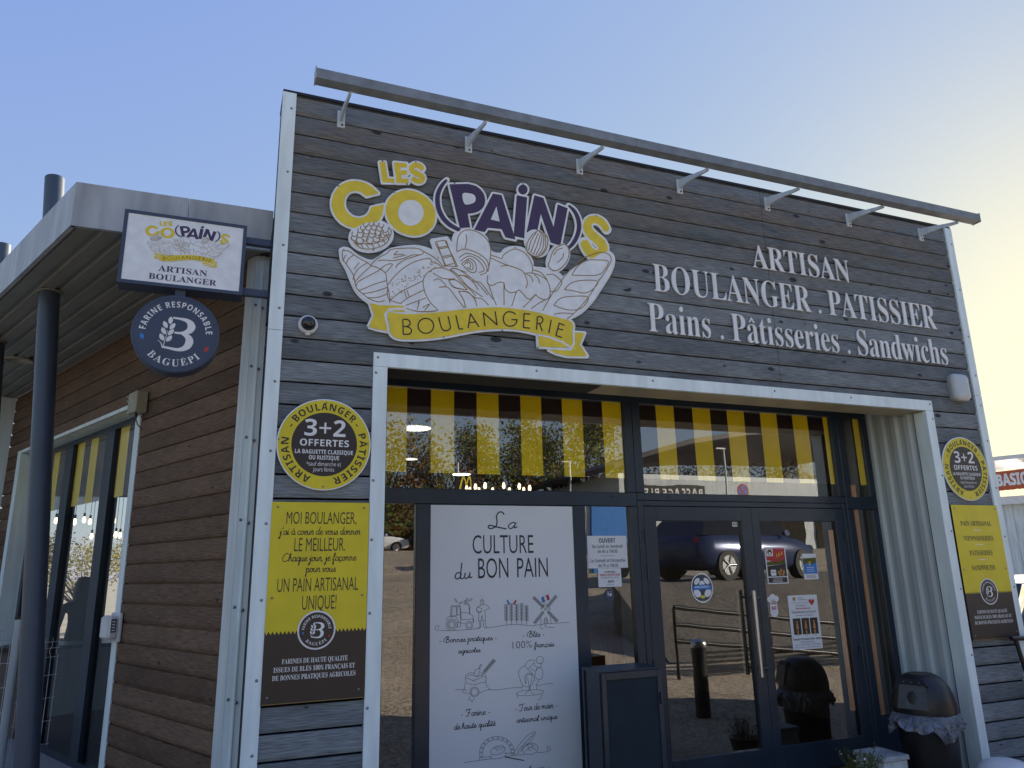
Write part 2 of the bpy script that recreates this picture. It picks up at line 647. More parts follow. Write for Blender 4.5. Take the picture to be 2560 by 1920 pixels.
def raw_text(s, spacing=1.0, bold=0.0):
    key = (s, spacing, bold)
    if key not in _tc:
        c = bpy.data.curves.new('t', 'FONT')
        c.body = s
        c.resolution_u = 3
        c.space_character = spacing
        c.offset = bold
        o = bpy.data.objects.new('t', c)
        me = bpy.data.meshes.new_from_object(o)
        _tc[key] = ([(v.co.x, v.co.y) for v in me.vertices], [tuple(p.vertices) for p in me.polygons])
        bpy.data.objects.remove(o)
        bpy.data.curves.remove(c)
        bpy.data.meshes.remove(me)
    return _tc[key]


def text2d(s, style=None, spacing=1.0, bold=0.0):
    """lettering as (verts, faces) with cap height 1, left edge at 0"""
    conv, acc = '', []
    for i, ch in enumerate(s):
        b, a = ACC.get(ch, (ch, None))
        if a:
            acc.append((i, a, b))
        if style is None:
            conv += ch
        elif 'A' <= b <= 'Z':
            conv += chr(style + ord(b) - 65)
        elif 'a' <= b <= 'z':
            conv += chr(style + 26 + ord(b) - 97)
        elif '0' <= b <= '9':
            conv += chr(DIG[style] + ord(b) - 48)
        else:
            conv += b
    vs, fs = raw_text(conv, spacing, bold)
    hv = raw_text(chr(style + 7) if style else 'H')[0]
    h = max(v[1] for v in hv)
    x0 = min(v[0] for v in vs)
    vs, fs = list(vs), list(fs)
    if style is not None:
        for i, a, b in acc:
            xa = max([v[0] for v in raw_text(conv[:i], spacing, bold)[0]] + [x0]) if i else x0
            xb = max(v[0] for v in raw_text(conv[:i + 1], spacing, bold)[0])
            cx = (xa + xb) / 2 + (.03 if i else 0)
            top = max(v[1] for v in raw_text(conv[i], 1.0, bold)[0])
            k = .16 * h
            if a == 'a':
                q = [[(cx - k * .3, top + k * .45), (cx + k * .2, top + k * .45), (cx + k, top + k * 1.5), (cx + k * .25, top + k * 1.5)]]
            elif a == 'g':
                q = [[(cx + k * .3, top + k * .45), (cx - k * .25, top + k * 1.5), (cx - k, top + k * 1.5), (cx - k * .2, top + k * .45)]]
            elif a == 'c':
                q = [[(cx - k * 1.1, top + k * .4), (cx - k * .6, top + k * .4), (cx, top + k), (cx, top + k * 1.6)], [(cx + k * .6, top + k * .4), (cx + k * 1.1, top + k * .4), (cx, top + k * 1.6), (cx, top + k)]]
            else:
                q = [[(cx - k * .2, -k * 1.5), (cx + k * .5, -k * 1.2), (cx + k * .4, -k * .2), (cx, -k * .1)]]
            for p in q:
                p = ccw(p)
                b0 = len(vs)
                vs += p
                fs.append(tuple(range(b0, b0 + len(p))))
    return [((x - x0) / h, y / h) for x, y in vs], fs


# single-line handwriting: strokes with x-height 1, ascender 2, descender -1
HAND = {
    'a': (1.05, [[(.85, .8), (.6, 1), (.25, .9), (.08, .45), (.25, .05), (.55, .1), (.8, .5), (.88, .95)], [(.86, .9), (.8, .3), (.9, .02), (1.15, .2)]]),
    'b': (.95, [[(-.1, .2), (.3, 1.1), (.42, 1.8), (.25, 1.95), (.12, 1.4), (.1, .4), (.25, .02), (.6, .1), (.75, .5), (.55, .9), (.35, .8)], [(.6, .85), (1.0, .8)]]),
    'c': (.85, [[(.75, .8), (.5, 1), (.2, .85), (.08, .45), (.25, .05), (.55, .03), (.95, .3)]]),
    'd': (1.1, [[(.8, .8), (.55, .98), (.2, .85), (.08, .4), (.28, .03), (.6, .15), (.85, .7)], [(.95, 2.0), (.85, 1.2), (.8, .3), (.92, .02), (1.2, .2)]]),
    'e': (.85, [[(0, .35), (.4, .5), (.68, .75), (.5, 1), (.22, .85), (.12, .4), (.3, .04), (.6, .05), (.95, .3)]]),
    'f': (.7, [[(-.05, .2), (.35, 1.0), (.55, 1.75), (.4, 2.0), (.25, 1.6), (.2, .4), (.15, -.7), (.3, -1), (.42, -.6), (.25, 0), (.75, .25)]]),
    'g': (1.0, [[(.8, .8), (.55, 1), (.2, .85), (.08, .45), (.28, .06), (.6, .15), (.82, .7)], [(.86, .95), (.8, -.2), (.62, -.95), (.4, -.9), (.5, -.45), (1.1, .2)]]),
    'h': (1.05, [[(-.1, .2), (.3, 1.1), (.42, 1.8), (.25, 1.98), (.12, 1.3), (.1, 0)], [(.12, .5), (.4, .95), (.65, .9), (.68, .3), (.8, .02), (1.1, .2)]]),
    'i': (.5, [[(0, .25), (.22, .95), (.2, .25), (.32, .02), (.6, .2)], [(.26, 1.4), (.28, 1.5)]]),
    'j': (.5, [[(0, .25), (.25, .95), (.2, -.5), (.02, -1), (-.12, -.75), (.5, .15)], [(.28, 1.4), (.3, 1.5)]]),
    'l': (.5, [[(-.1, .2), (.28, 1.2), (.36, 1.85), (.2, 1.98), (.1, 1.3), (.12, .2), (.28, .02), (.6, .2)]]),
    'm': (1.5, [[(0, .85), (.1, .98), (.12, 0)], [(.12, .5), (.38, .95), (.58, .85), (.58, 0)], [(.6, .5), (.85, .95), (1.08, .85), (1.1, .25), (1.22, .02), (1.55, .2)]]),
    'n': (1.05, [[(0, .85), (.1, .98), (.12, 0)], [(.12, .5), (.4, .97), (.64, .85), (.66, .25), (.78, .02), (1.1, .2)]]),
    'o': (.95, [[(.45, 1), (.15, .8), (.1, .3), (.38, 0), (.7, .25), (.7, .75), (.45, 1), (.6, .85), (1.0, .85)]]),
    'p': (1.0, [[(0, .6), (.14, .98), (.12, 0), (.06, -1.0), (.2, -.95), (.14, .3)], [(.14, .5), (.4, .98), (.72, .8), (.72, .3), (.45, .02), (.2, .15)], [(.5, .03), (1.05, .2)]]),
    'q': (1.0, [[(.8, .8), (.5, 1), (.18, .8), (.1, .35), (.35, .03), (.65, .2), (.84, .7)], [(.86, .95), (.8, -.3), (.78, -1), (.92, -.9), (.85, -.3), (1.05, .2)]]),
    'r': (.75, [[(0, .3), (.18, 1.1), (.3, .85), (.55, .88), (.5, .3), (.6, .02), (.85, .2)]]),
    's': (.7, [[(0, .15), (.35, 1.0), (.5, .6), (.52, .15), (.3, 0), (.1, .12)], [(.4, .02), (.8, .2)]]),
    't': (.65, [[(0, .2), (.3, 1.2), (.32, 1.6), (.25, .3), (.36, .02), (.7, .2)], [(.05, 1.25), (.62, 1.3)]]),
    'u': (1.05, [[(0, .5), (.12, .97), (.1, .3), (.3, .02), (.6, .2), (.76, .95)], [(.74, .9), (.72, .25), (.84, .02), (1.1, .2)]]),
    'v': (.9, [[(0, .7), (.15, .97), (.3, .02), (.6, .4), (.65, .95), (.95, .85)]]),
    'B': (1.9, [[(.95, 2.1), (.85, 1.2), (.75, .02)], [(.3, .2), (.05, .6), (.2, 1.4), (.8, 2.1), (1.35, 2.05), (1.4, 1.5), (.9, 1.1), (1.5, .95), (1.6, .35), (1.1, -.05), (.6, .15)]]),
    'F': (1.7, [[(.1, 1.5), (.1, 2.0), (.6, 2.05), (1.5, 2.15)], [(1.0, 2.05), (.95, 1.0), (.75, .1), (.4, -.05), (.2, .2)], [(.55, 1.0), (1.4, 1.1)]]),
    'T': (1.6, [[(.15, 1.5), (.1, 2.0), (.6, 1.95), (1.6, 2.2)], [(1.0, 2.05), (.95, .8), (.7, .05), (.35, .0), (.25, .3)]]),
    'C': (1.7, [[(1.4, 1.7), (1.2, 2.05), (.6, 1.8), (.15, 1.0), (.3, .2), (.9, 0), (1.7, .3)]]),
    'L': (1.5, [[(1.0, 1.8), (.8, 2.05), (.5, 1.6), (.55, .5), (.2, 0), (.0, .15), (.4, .2), (1.0, -.02), (1.6, .1)]]),
    '-': (.75, [[(.12, .5), (.55, .55)]]), "'": (.4, [[(.2, 1.9), (.12, 1.5)]]), ',': (.4, [[(.18, .05), (.08, -.35)]]), ' ': (.6, [])}


def hand(s):
    """strokes of a handwritten line, x-height 1, and its width"""
    x, out = 0.0, []
    for ch in s:
        parts = {'é': ('e', 'a'), 'à': ('a', 'g'), 'ç': ('c', 'd'), 'œ': ('o', 'e'), 'û': ('u', 'a')}.get(ch, (ch, ''))
        for c in ([parts[0], 'e'] if ch == 'œ' else [parts[0]]):
            w, st = HAND[c]
            out += [sm([(x + p, q) for p, q in l], 4) for l in st]
            x += w
        if parts[1] == 'a':
            out.append([(x - .5, 1.25), (x - .25, 1.6)])
        elif parts[1] == 'g':
            out.append([(x - .75, 1.6), (x - .45, 1.25)])
        elif parts[1] == 'd':
            out.append([(x - .45, 0), (x - .4, -.3), (x - .6, -.4)])
    return out, x


class Art:
    """artwork on a plane: o + u*U + v*V, lifted towards N layer by layer"""

    def __init__(self, o=(0, 0, 0), U=(1, 0, 0), V=(0, 0, 1), N=(0, -1, 0), step=.0012):
        self.o, self.U, self.V, self.N, self.step = Vector(o), Vector(U), Vector(V), Vector(N), step
        self.mb = MB()
        self.fn = None            # optional map of (u, v) before placing

    def w(self, p, lift):
        if self.fn:
            p = self.fn(p)
        return self.o + self.U * p[0] + self.V * p[1] + self.N * lift

    def tri(self, vs, fs, m, layer, thick=0.0):
        lift = layer * self.step
        top = [self.w(p, lift + thick) for p in vs]
        out = []
        for f in fs:
            a, b, c = top[f[0]], top[f[1]], top[f[2]]
            nn = (b - a).cross(c - a).dot(self.N)
            if abs(nn) < 1e-14 and len(f) == 3:
                continue
            out.append(tuple(f) if nn > 0 else tuple(f)[::-1])
        self.mb.add(top, out, m)
        if thick:
            cnt = {}
            for f in out:
                for i in range(len(f)):
                    e = (f[i], f[(i + 1) % len(f)])
                    cnt[e] = cnt.get(e, 0) + 1
            bot = [self.w(p, lift) for p in vs]
            n = len(vs)
            side = [(e[0], n + e[0], n + e[1], e[1]) for e in cnt if (e[1], e[0]) not in cnt]
            self.mb.add(top + bot, side, m)
        return self

    def polys(self, ps, m, layer, thick=0.0, mp=None):
        vs, fs = union(ps)
        if mp:
            vs = [mp(p) for p in vs]
        return self.tri(vs, fs, m, layer, thick)

    def lines(self, ls, w, m, layer, mp=None, joint=6):
        ps = []
        for l in ls:
            ps += stroke(l[0], l[1], False, joint) if isinstance(l, tuple) else stroke(l, w, False, joint)
        return self.polys(ps, m, layer, 0, mp)

    def text(self, s, cx, v, w, h, m, layer, style=None, spacing=1.0, bold=0.0, warp=None, slope=0.0, thick=0.0):
        """line of lettering centred at cx on baseline v; w = total width (None: natural), h = cap height"""
        vs, fs = text2d(s, style, spacing, bold)
        nat = max(p[0] for p in vs)
        sx = h if w is None else w / nat
        vs = [((x - nat / 2) * sx, y * h) for x, y in vs]
        if warp:
            vs = [warp(p) for p in vs]
        vs = [(cx + x, v + y + slope * x) for x, y in vs]
        return self.tri(vs, fs, m, layer, thick)

    def hand(self, s, cx, v, w, xh, m, layer, lw, slope=0.0, mp=None):
        """handwriting centred at cx on baseline v, w wide, x-height xh, line width lw"""
        st, n = hand(s)
        k = w / n
        ps = []
        for l in st:
            ps += stroke([(cx + (x - n / 2) * k + (y * .12 * xh), v + y * xh + slope * (x - n / 2) * k) for x, y in l], lw, False, 5)
        return self.polys(ps, m, layer)

    def arc_text(self, s, cx, cy, r, h, ang, m, layer, style=None, spacing=1.0, span=None, inside=False, bold=0.0):
        """lettering on a circle; ang = middle (degrees, 90 = top); inside: reads along the bottom"""
        vs, fs = text2d(s, style, spacing, bold)
        nat = max(p[0] for p in vs)
        sx = h if span is None else R(span) * r / nat
        out = []
        for x, y in vs:
            a = (x - nat / 2) * sx / r
            if inside:
                t, rr = R(ang) + a, r - y * h
            else:
                t, rr = R(ang) - a, r + y * h
            out.append((cx + rr * math.cos(t), cy + rr * math.sin(t)))
        return self.tri(out, fs, m, layer)

    def build(self, name, parent=None):
        return self.mb.build(name, parent)

# ================================================================== the setting
W_, H_, WT, OX1, OX2, OZ, W2, G = 6.642, 5.098, .092, .693, 5.945, 3.2035, .096, .72
OZI = OZ - W2                                        # underside of the lintel trim


def gz(y):
    return 0.0 if y > -.8 else .09 * (-.8 - max(y, -32.0))


ground = MB()
ys = [-600, -200, -60, -32, -20, -10, -4, -.8, 0, 30, 200, 600]
xs = [-600, -100, -20, 0, 20, 100, 600]
ground.add([(x, y, gz(y)) for y in ys for x in xs], [(j * 7 + i, j * 7 + i + 1, j * 7 + i + 8, j * 7 + i + 7) for j in range(len(ys) - 1) for i in range(6)], 'asphalt')
kind(ground.build('ground'), 'structure')


def wp(s, o, z):
    """a point s along the wing wall, o metres out from it"""
    q = C0 + DW * s - NW * o
    return Vector((q.x, q.y, z))


ter = MB()
ter.add([wp(.35, -.3, .125), wp(9, -.3, .125), wp(9, 1.0, .125), wp(.35, 1.0, .125)] + [wp(.35, -.3, 0), wp(9, -.3, 0), wp(9, 1.0, 0), wp(.35, 1.0, 0)],
        [(3, 2, 1, 0), (0, 4, 7, 3), (3, 7, 6, 2)], 'paving')
kind(ter.build('terrace_pavement'), 'structure')

# ================================================================== the bakery
B = thing('bakery_building', 'single storey bakery clad in weathered wood boards with white trim and a glazed shopfront', 'building', (0, 0, 0))


def board_profile(z0, z1, pitch, zref, face, gap=.013, depth=.02, cham=.015):
    """(y, z) profile of lapped boards: a dark joint, a chamfered lip, a flat face"""
    zs, k = [], math.floor((z0 - zref) / pitch)
    pts = []
    while zref + k * pitch < z1:
        g = zref + k * pitch
        for y, z in ((face, g - gap * .5), (face + depth, g - gap * .5 + .001), (face + depth, g + gap * .5), (face + depth * .35, g + gap * .5 + .001), (face, g + gap + cham)):
            if z0 < z < z1:
                pts.append((y, z))
        k += 1
    return [(face, z0)] + pts + [(face, z1)]


clad = MB()
X, Y, Z = Vector((1, 0, 0)), Vector((0, 1, 0)), Vector((0, 0, 1))
XJ = 4.195
for x0, x1, z0, z1 in ((WT, XJ - .002, OZ - .02, H_ - .012), (XJ + .002, W_ - WT, OZ - .02, H_ - .012), (WT, OX1 + .02, 0.02, OZ - .02), (OX2 - .02, W_ - WT, 0.02, OZ - .02)):
    pr = board_profile(z0, z1, PITCHB, ZB0, .010)
    clad.sweep(pr, Vector((0, 0, 0)), Y, Z, X, x0, x1, 'wood')
clad.build('cladding', B)
core = MB()
core.box(.004, OX1 + W2 - .01, .030, .30, 0, OZI + .006, 'sidedark')
core.box(OX2 - W2 + .06, W_ - .004, .030, .30, 0, OZI + .006, 'sidedark')
core.box(.004, W_ - .004, .030, .30, OZI + .006, H_ - .02, 'sidedark')
core.box(0.0, W_, .001, .31, H_ - .02, H_ + .002, 'sidedark')
core.build('facade_core', B)
tr = MB()
tr.box(0, WT, -.006, .028, 3.30, H_ - .021, 'white')
tr.box(0, WT, -.006, .028, 0, 3.2965, 'white')
tr.build('corner_trim', B)
tr = MB()
tr.box(W_ - WT, W_, -.006, .028, 3.30, H_ - .021, 'white')
tr.box(W_ - WT, W_, -.006, .028, 0, 3.2965, 'white')
tr.box(W_ - .004, W_ + .006, .0285, .32, 0, H_ - .03, 'white')
tr.build('corner_trim', B)
lt = MB()
lt.box(OX1, 4.066, -.006, .029, OZI, OZ, 'white')
lt.box(4.069, OX2, -.006, .029, OZI, OZ, 'white')
lt.build('lintel_trim', B)
for x0, x1 in ((OX1, OX1 + W2), (OX2 - W2, OX2)):
    jt = MB()
    jt.box(x0, x1, -.006, .0275, 0, OZI - .0025, 'white')
    if x0 > 3:
        jt.box(x0, x0 + .014, .029, .13, 0, OZI - .006, 'white')
        jt.box(x0 + .016, x0 + .03, .132, .15, 0, OZI - .006, 'sidedark')
    jt.build('jamb_trim', B)
sc = MB()
spots = [(.062, z) for z in (4.95, 4.45, 3.9, 3.45, 2.95, 2.5, 2.05, 1.6, 1.15, .75)] + [(W_ - .03, z) for z in (4.9, 4.4, 3.9, 3.5, 3.2, 2.85, 2.4, 1.95, 1.5, 1.05)]
spots += [(x, OZ - .035) for x in (OX1 + .03, 1.9, 2.9, 4.1, 4.95, OX2 - .03)]
spots += [(OX1 + .018, z) for z in (3.06, 2.33, 1.95, 1.5, .95, .6)] + [(OX2 - .02, z) for z in (3.03, 2.5, 2.0, 1.5, .95)]
for x, z in spots:
    sc.lathe([(0, .005), (.005, .0045), (.0085, .0025), (.0095, 0)], (x, -.006, z), 'screw', 10, 'y')
sc.build('trim_screw', B)['kind'] = 'stuff'

# recess: ribbed side, ceiling with an open dark strip
rv = MB()
pr, y = [], .13
while y < .70:
    pr += [(y, 0), (y + .055, 0), (y + .075, -.028), (y + .125, -.028), (y + .145, 0)]
    y += .15
pr = [(a, b) for a, b in pr if a < .715] + [(.715, 0)]
rv.sweep(pr, Vector((5.878, 0, 0)), Y, X, Z, 0, 3.245, 'ribbed')
rv.build('ribbed_reveal', B)
ce = MB()
ce.box(2.47, 5.93, .302, .70, 3.247, 3.30, 'beige')
ce.box(2.47, 5.93, .03, .301, OZI + .001, OZI + .005, 'beige')
ce.box(.70, 2.469, .03, .301, OZI + .001, OZI + .005, 'sidedark')
ce.build('recess_ceiling', B)
dk = MB()
dk.box(.60, 2.47, .302, .70, 3.36, 3.40, 'dark')
dk.build('ceiling_void', B)
lr = MB()
lr.box(.70, OX1 + W2 + .01, .31, .70, 0, 3.3, 'zinc')
lr.build('reveal', B)

# shopfront frame: bars butt, rails between posts
fr = MB()
F0, F1 = .685, .755


def bar(x0, x1, z0, z1, y0=F0, y1=F1, m='anth'):
    fr.box(x0, x1, y0, y1, z0, z1, m, .004)


ZT0, ZT1, ZR = 2.365, 3.157, 2.247
bar(.70, 5.88, ZT1, 3.246)
for x0, x1 in ((.70, .937), (3.028, 3.106), (3.110, 3.19), (5.372, 5.45), (5.452, 5.533), (5.777, 5.88)):
    bar(x0, x1, ZT0, ZT1 - .001)
bar(.70, 3.106, ZR, ZT0 - .001)
bar(3.110, 5.45, 2.30, ZT0 - .001)
bar(5.452, 5.88, ZR, ZT0 - .001)
for x0, x1 in ((.70, .937), (1.176, 1.293), (2.487, 2.605), (3.031, 3.106)):
    bar(x0, x1, .04, ZR - .001)
bar(3.110, 3.166, .02, 2.299)
bar(5.402, 5.45, .02, 2.299)
bar(5.452, 5.533, .02, ZR - .001)
bar(5.777, 5.88, .02, ZR - .001)
bar(3.167, 5.401, 2.253, 2.299)
bar(.938, 1.175, .04, .16)
bar(1.294, 2.486, .04, .16)
bar(2.606, 3.03, .04, .16)
bar(5.534, 5.776, .02, .376)
for x in (1.9, 2.85, 3.4, 5.25):
    fr.box(x, x + .035, .6835, .6849, 2.325, 2.333, 'dark')
fr.build('shopfront_frame', B)


def pane(name, x0, x1, z0, z1, y, parent):
    m = MB()
    m.add([(x0, y, z0), (x1, y, z0), (x1, y, z1), (x0, y, z1)], [(0, 1, 2, 3)], 'pane')
    return m.build(name, parent)


def film(x0, x1, stripes, parent):
    m, edges = MB(), []
    for a, b in stripes:
        m.add([(a, .7175, 2.489), (b, .7175, 2.489), (b, .7175, 3.156), (a, .7175, 3.156)], [(0, 1, 2, 3)], 'film_y')
        edges += [(a, b)]
    cur = x0
    for a, b in edges + [(x1, x1)]:
        if a - cur > .004:
            m.add([(cur, .7180, 2.489), (a, .7180, 2.489), (a, .7180, 3.156), (cur, .7180, 3.156)], [(0, 1, 2, 3)], 'film_b')
        cur = b
    return m.build('striped_film', parent)


YS = [(.937, 1.101), (1.294, 1.486), (1.678, 1.868), (2.063, 2.252), (2.445, 2.638), (2.832, 3.019)]
YR = [(3.377, 3.568), (3.77, 3.965), (4.155, 4.351), (4.541, 4.738), (4.93, 5.117), (5.312, 5.369)]
t1 = pane('transom_window', .937, 3.028, ZT0, ZT1, G, B)
film(.937, 3.028, YS, t1)
t2 = pane('transom_window', 3.19, 5.372, ZT0, ZT1, G, B)
film(3.19, 5.372, YR, t2)
t3 = pane('transom_window', 5.533, 5.777, ZT0, ZT1, G, B)
film(5.533, 5.777, [(5.701, 5.777)], t3)
pane('side_window', .937, 1.176, .16, ZR, G, B)
pane('side_window', 2.605, 3.031, .16, ZR, G, B)
sw = pane('side_window', 5.533, 5.777, .376, ZR, G, B)


def strip(x0, x1, z0, z1, parent):  # strip added outside the glass so the wood colour catches daylight
    m = MB()
    m.add([(x0, .7175, z0), (x1, .7175, z0), (x1, .7175, z1), (x0, .7175, z1)], [(0, 1, 2, 3)], 'strip_o')
    return m.build('orange_strip', parent)


strip(5.545, 5.615, .385, ZR - .002, sw)
strip(5.560, 5.625, ZT0 + .002, 2.487, t3)
bp = MB()
bp.box(1.294, 2.486, .70, .74, .161, ZR - .001, 'dark')
bp.build('blank_panel', B)

for k, (x0, x1, g0, g1) in enumerate(((3.168, 4.297, 3.289, 4.184), (4.300, 5.399, 4.384, 5.286))):
    d = MB()
    for a, b, c, e in ((x0, g0, .03, 2.25), (g1, x1, .03, 2.25), (g0 + .001, g1 - .001, 2.128, 2.25), (g0 + .001, g1 - .001, .03, .24)):
        d.box(a, b, .690, .750, c, e, 'anth', .003)
    dob = d.build('door', B)
    dp = pane('door_pane', g0, g1, .24, 2.128, G, dob)
    if k == 1:
        strip(5.205, 5.268, .45, 2.05, dp)
    h = MB()
    if k == 0:
        h.tube([(4.145, .80, .82), (4.145, .80, 1.53)], .013, 'steel', 12)
        for z in (.92, 1.43):
            h.tube([(4.145, .80, z), (4.185, .752, z)], .008, 'steel', 8)
    else:
        h.tube([(4.192, .628, .815), (4.192, .628, 1.525)], .017, 'steel', 16)
        for z in (.875, 1.465):
            h.tube([(4.192, .628, z), (4.315, .689, z)], .010, 'steel', 8)
    h.build('handle', dob)
    xh = (3.168, 5.399)[k]
    for z in (2.0, 1.70, .95):
        hg = MB()
        hg.tube([(xh, .680, z - .055), (xh, .680, z + .055)], .011, 'anth', 10)
        hg.box(xh - .035, xh + .035, .682, .688, z - .05, z + .05, 'anth')
        hg.build('hinge', dob)

# ------------------------------------------------------------------ wing
wg = MB()
WO0, WO1, WZ0, WZ1 = 2.105, 5.60, .125, 3.205
for s0, s1, z0, z1 in ((.24, WO0 - .0, WZ0, 3.977), (WO0, WO1, WZ1, 3.977), (WO1, 6.2, WZ0, 3.977)):
    pr = board_profile(z0, z1, .15, .35, 0.0)
    wg.sweep(pr, C0, NW, Z, DW, s0, s1, 'wing')
wg.build('wing_cladding', B)
cp = MB()
cp.obox(C0, DW, NW, (.131, .245), (-.012, .03), (.05, 3.975), 'zinc')
q = C0 + DW * .131
cp.box(q.x - .005, .003, q.y - .012, q.y + .02, .05, 3.975, 'white')
cp.box(-.045, -.035, q.y - .022, q.y - .0125, .05, 3.975, 'white')
cp.build('corner_post', B)
ws = MB()
for z in (3.6, 3.15, 2.65, 2.1, 1.55, 1.0):
    for qx in ((q.x + .01, q.y - .013, z), (-.028, q.y - .023, z - .02)):
        ws.lathe([(0, .006), (.008, .004), (.011, 0)], qx, 'screw', 8, 'y')
ws.build('post_screw', B)['kind'] = 'stuff'

win = MB()                                            # opening trim, reveals and sill of the wing window
win.obox(C0, DW, NW, (WO0 - .105, WO0), (-.006, .006), (WZ0, WZ1 - .001), 'white')
win.obox(C0, DW, NW, (WO1, WO1 + .14), (-.006, .006), (WZ0, WZ1 - .001), 'white')
win.obox(C0, DW, NW, (WO0 - .105, WO1 + .14), (-.006, .006), (WZ1, WZ1 + .035), 'white')
wo = win.build('wing_window', B)
rvm = MB()
rvm.obox(C0, DW, NW, (WO1, WO1 + .02), (.0065, .25), (WZ0, WZ1 - .001), 'white')
rvm.obox(C0, DW, NW, (WO0, WO1), (.0065, .25), (WZ1 + .001, WZ1 + .02), 'white')
rvm.obox(C0, DW, NW, (WO0 - .02, WO0), (.0065, .25), (WZ0, WZ1 - .001), 'white')
rvm.build('window_reveal', wo)
wf = MB()
wf.obox(C0, DW, NW, (WO0 + .001, WO1 - .001), (.17, .25), (WZ1 - .05, WZ1 - .001), 'anth')
wf.obox(C0, DW, NW, (WO0 + .001, WO1 - .001), (.17, .25), (WZ0 + .001, WZ0 + .06), 'anth')
for s in ((2.106, 2.17), (3.09, 3.31), (4.29, 4.52), (5.50, 5.598)):
    wf.obox(C0, DW, NW, s, (.165, .255), (WZ0 + .061, WZ1 - .051), 'anth')
wf.build('window_frame', wo)
for s0, s1, stripes in ((2.17, 3.09, ((2.42, 2.63), (2.80, 3.02))), (3.31, 4.29, ((3.33, 3.41), (3.62, 3.83), (4.02, 4.235))), (4.52, 5.50, ((4.56, 4.62), (4.83, 5.03), (5.22, 5.42)))):
    pm = MB()
    pm.add([wp(s0, -.2, WZ0 + .06), wp(s1, -.2, WZ0 + .06), wp(s1, -.2, WZ1 - .05), wp(s0, -.2, WZ1 - .05)], [(3, 2, 1, 0)], 'pane2')
    po = pm.build('window_pane', wo)
    fm = MB()
    cur = s0
    for a, b in list(stripes) + [(s1, s1)]:
        if a - cur > .01:
            fm.add([wp(cur, -.1975, 2.487), wp(a, -.1975, 2.487), wp(a, -.1975, 3.155), wp(cur, -.1975, 3.155)], [(3, 2, 1, 0)], 'film_b')
        if b > a:
            fm.add([wp(a, -.197, 2.487), wp(b, -.197, 2.487), wp(b, -.197, 3.155), wp(a, -.197, 3.155)], [(3, 2, 1, 0)], 'film_y')
        cur = b
    fm.build('striped_film', po)
ew = MB()
ew.obox(C0, DW, NW, (6.2, 6.35), (-1.7, 0), (.0, 3.975), 'white')
ew.build('end_wall', B)

# canopy: folded fascia, ribbed soffit, roof sheet
OUT = 1.097


def fpt(o, s):
    q = C0 - NW * o + DW * s
    return Vector((q.x, q.y, 0))


f0, f1 = Vector((.0, .30, 0)), Vector((-1.243, .30, 0))
f2 = f1 + DW * 8.0
fa = MB()
ZF0, ZF1 = 3.977, 4.290
inn = Vector((math.cos(R(57)), math.sin(R(57)), 0)) * .04
for a, b in ((f0, Vector((-.555, .30, 0))), (Vector((-.558, .30, 0)), f1), (f1, f1 + DW * .9), (f1 + DW * .903, f1 + DW * 3.0), (f1 + DW * 3.003, f2)):
    ia, ib = a + Vector((0, .03, 0)), b + Vector((0, .03, 0))
    if (b - a).normalized().dot(DW) > .9:
        ia, ib = a + NW * .03, b + NW * .03
    vs = [a + Z * ZF0, b + Z * ZF0, b + Z * ZF1, a + Z * ZF1, ia + Z * ZF0, ib + Z * ZF0, ib + Z * ZF1, ia + Z * ZF1]
    fa.add(vs, [(1, 0, 3, 2), (0, 1, 5, 4), (2, 3, 7, 6), (4, 5, 6, 7), (0, 4, 7, 3), (1, 2, 6, 5)], 'fascia')
fa.build('canopy_fascia', B)
so_ = MB()
pr, o = [], 0.0
while o < OUT - .05:
    pr += [(o, 0), (o + .085, 0), (o + .095, .022), (o + .125, .022), (o + .135, 0)]
    o += .137
pr = [(min(a, OUT - .03), b) for a, b in pr]
so_.sweep([(a, b + ZF0 + .004) for a, b in pr], C0, -NW, Z, DW, lambda a, b: .477 * a + .04, 8.0, 'soffit')
so_.build('canopy_soffit', B)
rf = MB()
rf.add([(0, .33, 4.25), *[tuple(p + Z * 4.25) for p in (f1 + Vector((.03, .03, 0)), f2)], (-4.9, 9.2, 4.25), (6.5, 9.2, 4.25), (6.5, .33, 4.25)], [(0, 1, 2, 3, 4, 5)[::-1]], 'zinc')
rf.build('roof', B)

# shop interior shell
sh = MB()
zc = 3.42
sh.add([wp(6.3, -.27, .02), wp(.3, -.27, .02), (.72, .76, .02), (6.4, .76, .02), (6.4, 9, .02), (-3.2, 9, .02)], [(0, 1, 2, 3, 4, 5)], 'tile')
sh.add([wp(9.6, -.27, zc), wp(.3, -.27, zc), (.72, .76, zc), (6.4, .76, zc), (6.4, 9, zc), (-4.2, 9, zc)], [(5, 4, 3, 2, 1, 0)], 'inner')
sh.box(6.4, 6.46, .32, 9, 0, 4.24, 'inner')
sh.box(-.4, 6.4, 9, 9.05, 0, zc, 'inner')
sh.box(-4.4, -3.6, 9, 9.05, 0, zc, 'inner')
sh.box(-3.599, -.401, 9, 9.05, 0, .85, 'inner')
sh.box(-3.599, -.401, 9, 9.05, 3.05, zc, 'inner')
sh.box(-2.06, -1.98, 8.99, 9.06, .851, 3.049, 'anth')
sh.build('shop_interior', B)

# ================================================================== the logo: traced shapes, kept in photo pixels and laid on the wall plane
def zt(x0, y0, k):
    return lambda pts: [(x0 + x * k, y0 + y * k) for x, y in pts]


ZA, ZB, ZC, ZD, ZE = zt(810, 390, .17179), zt(1060, 420, .217), zt(830, 560, .16275), zt(1100, 560, .217), zt(900, 730, .27125)
ZRr = zt(640, 150, .4822)
wall = lambda p: UV(p[0], p[1], 0.0)

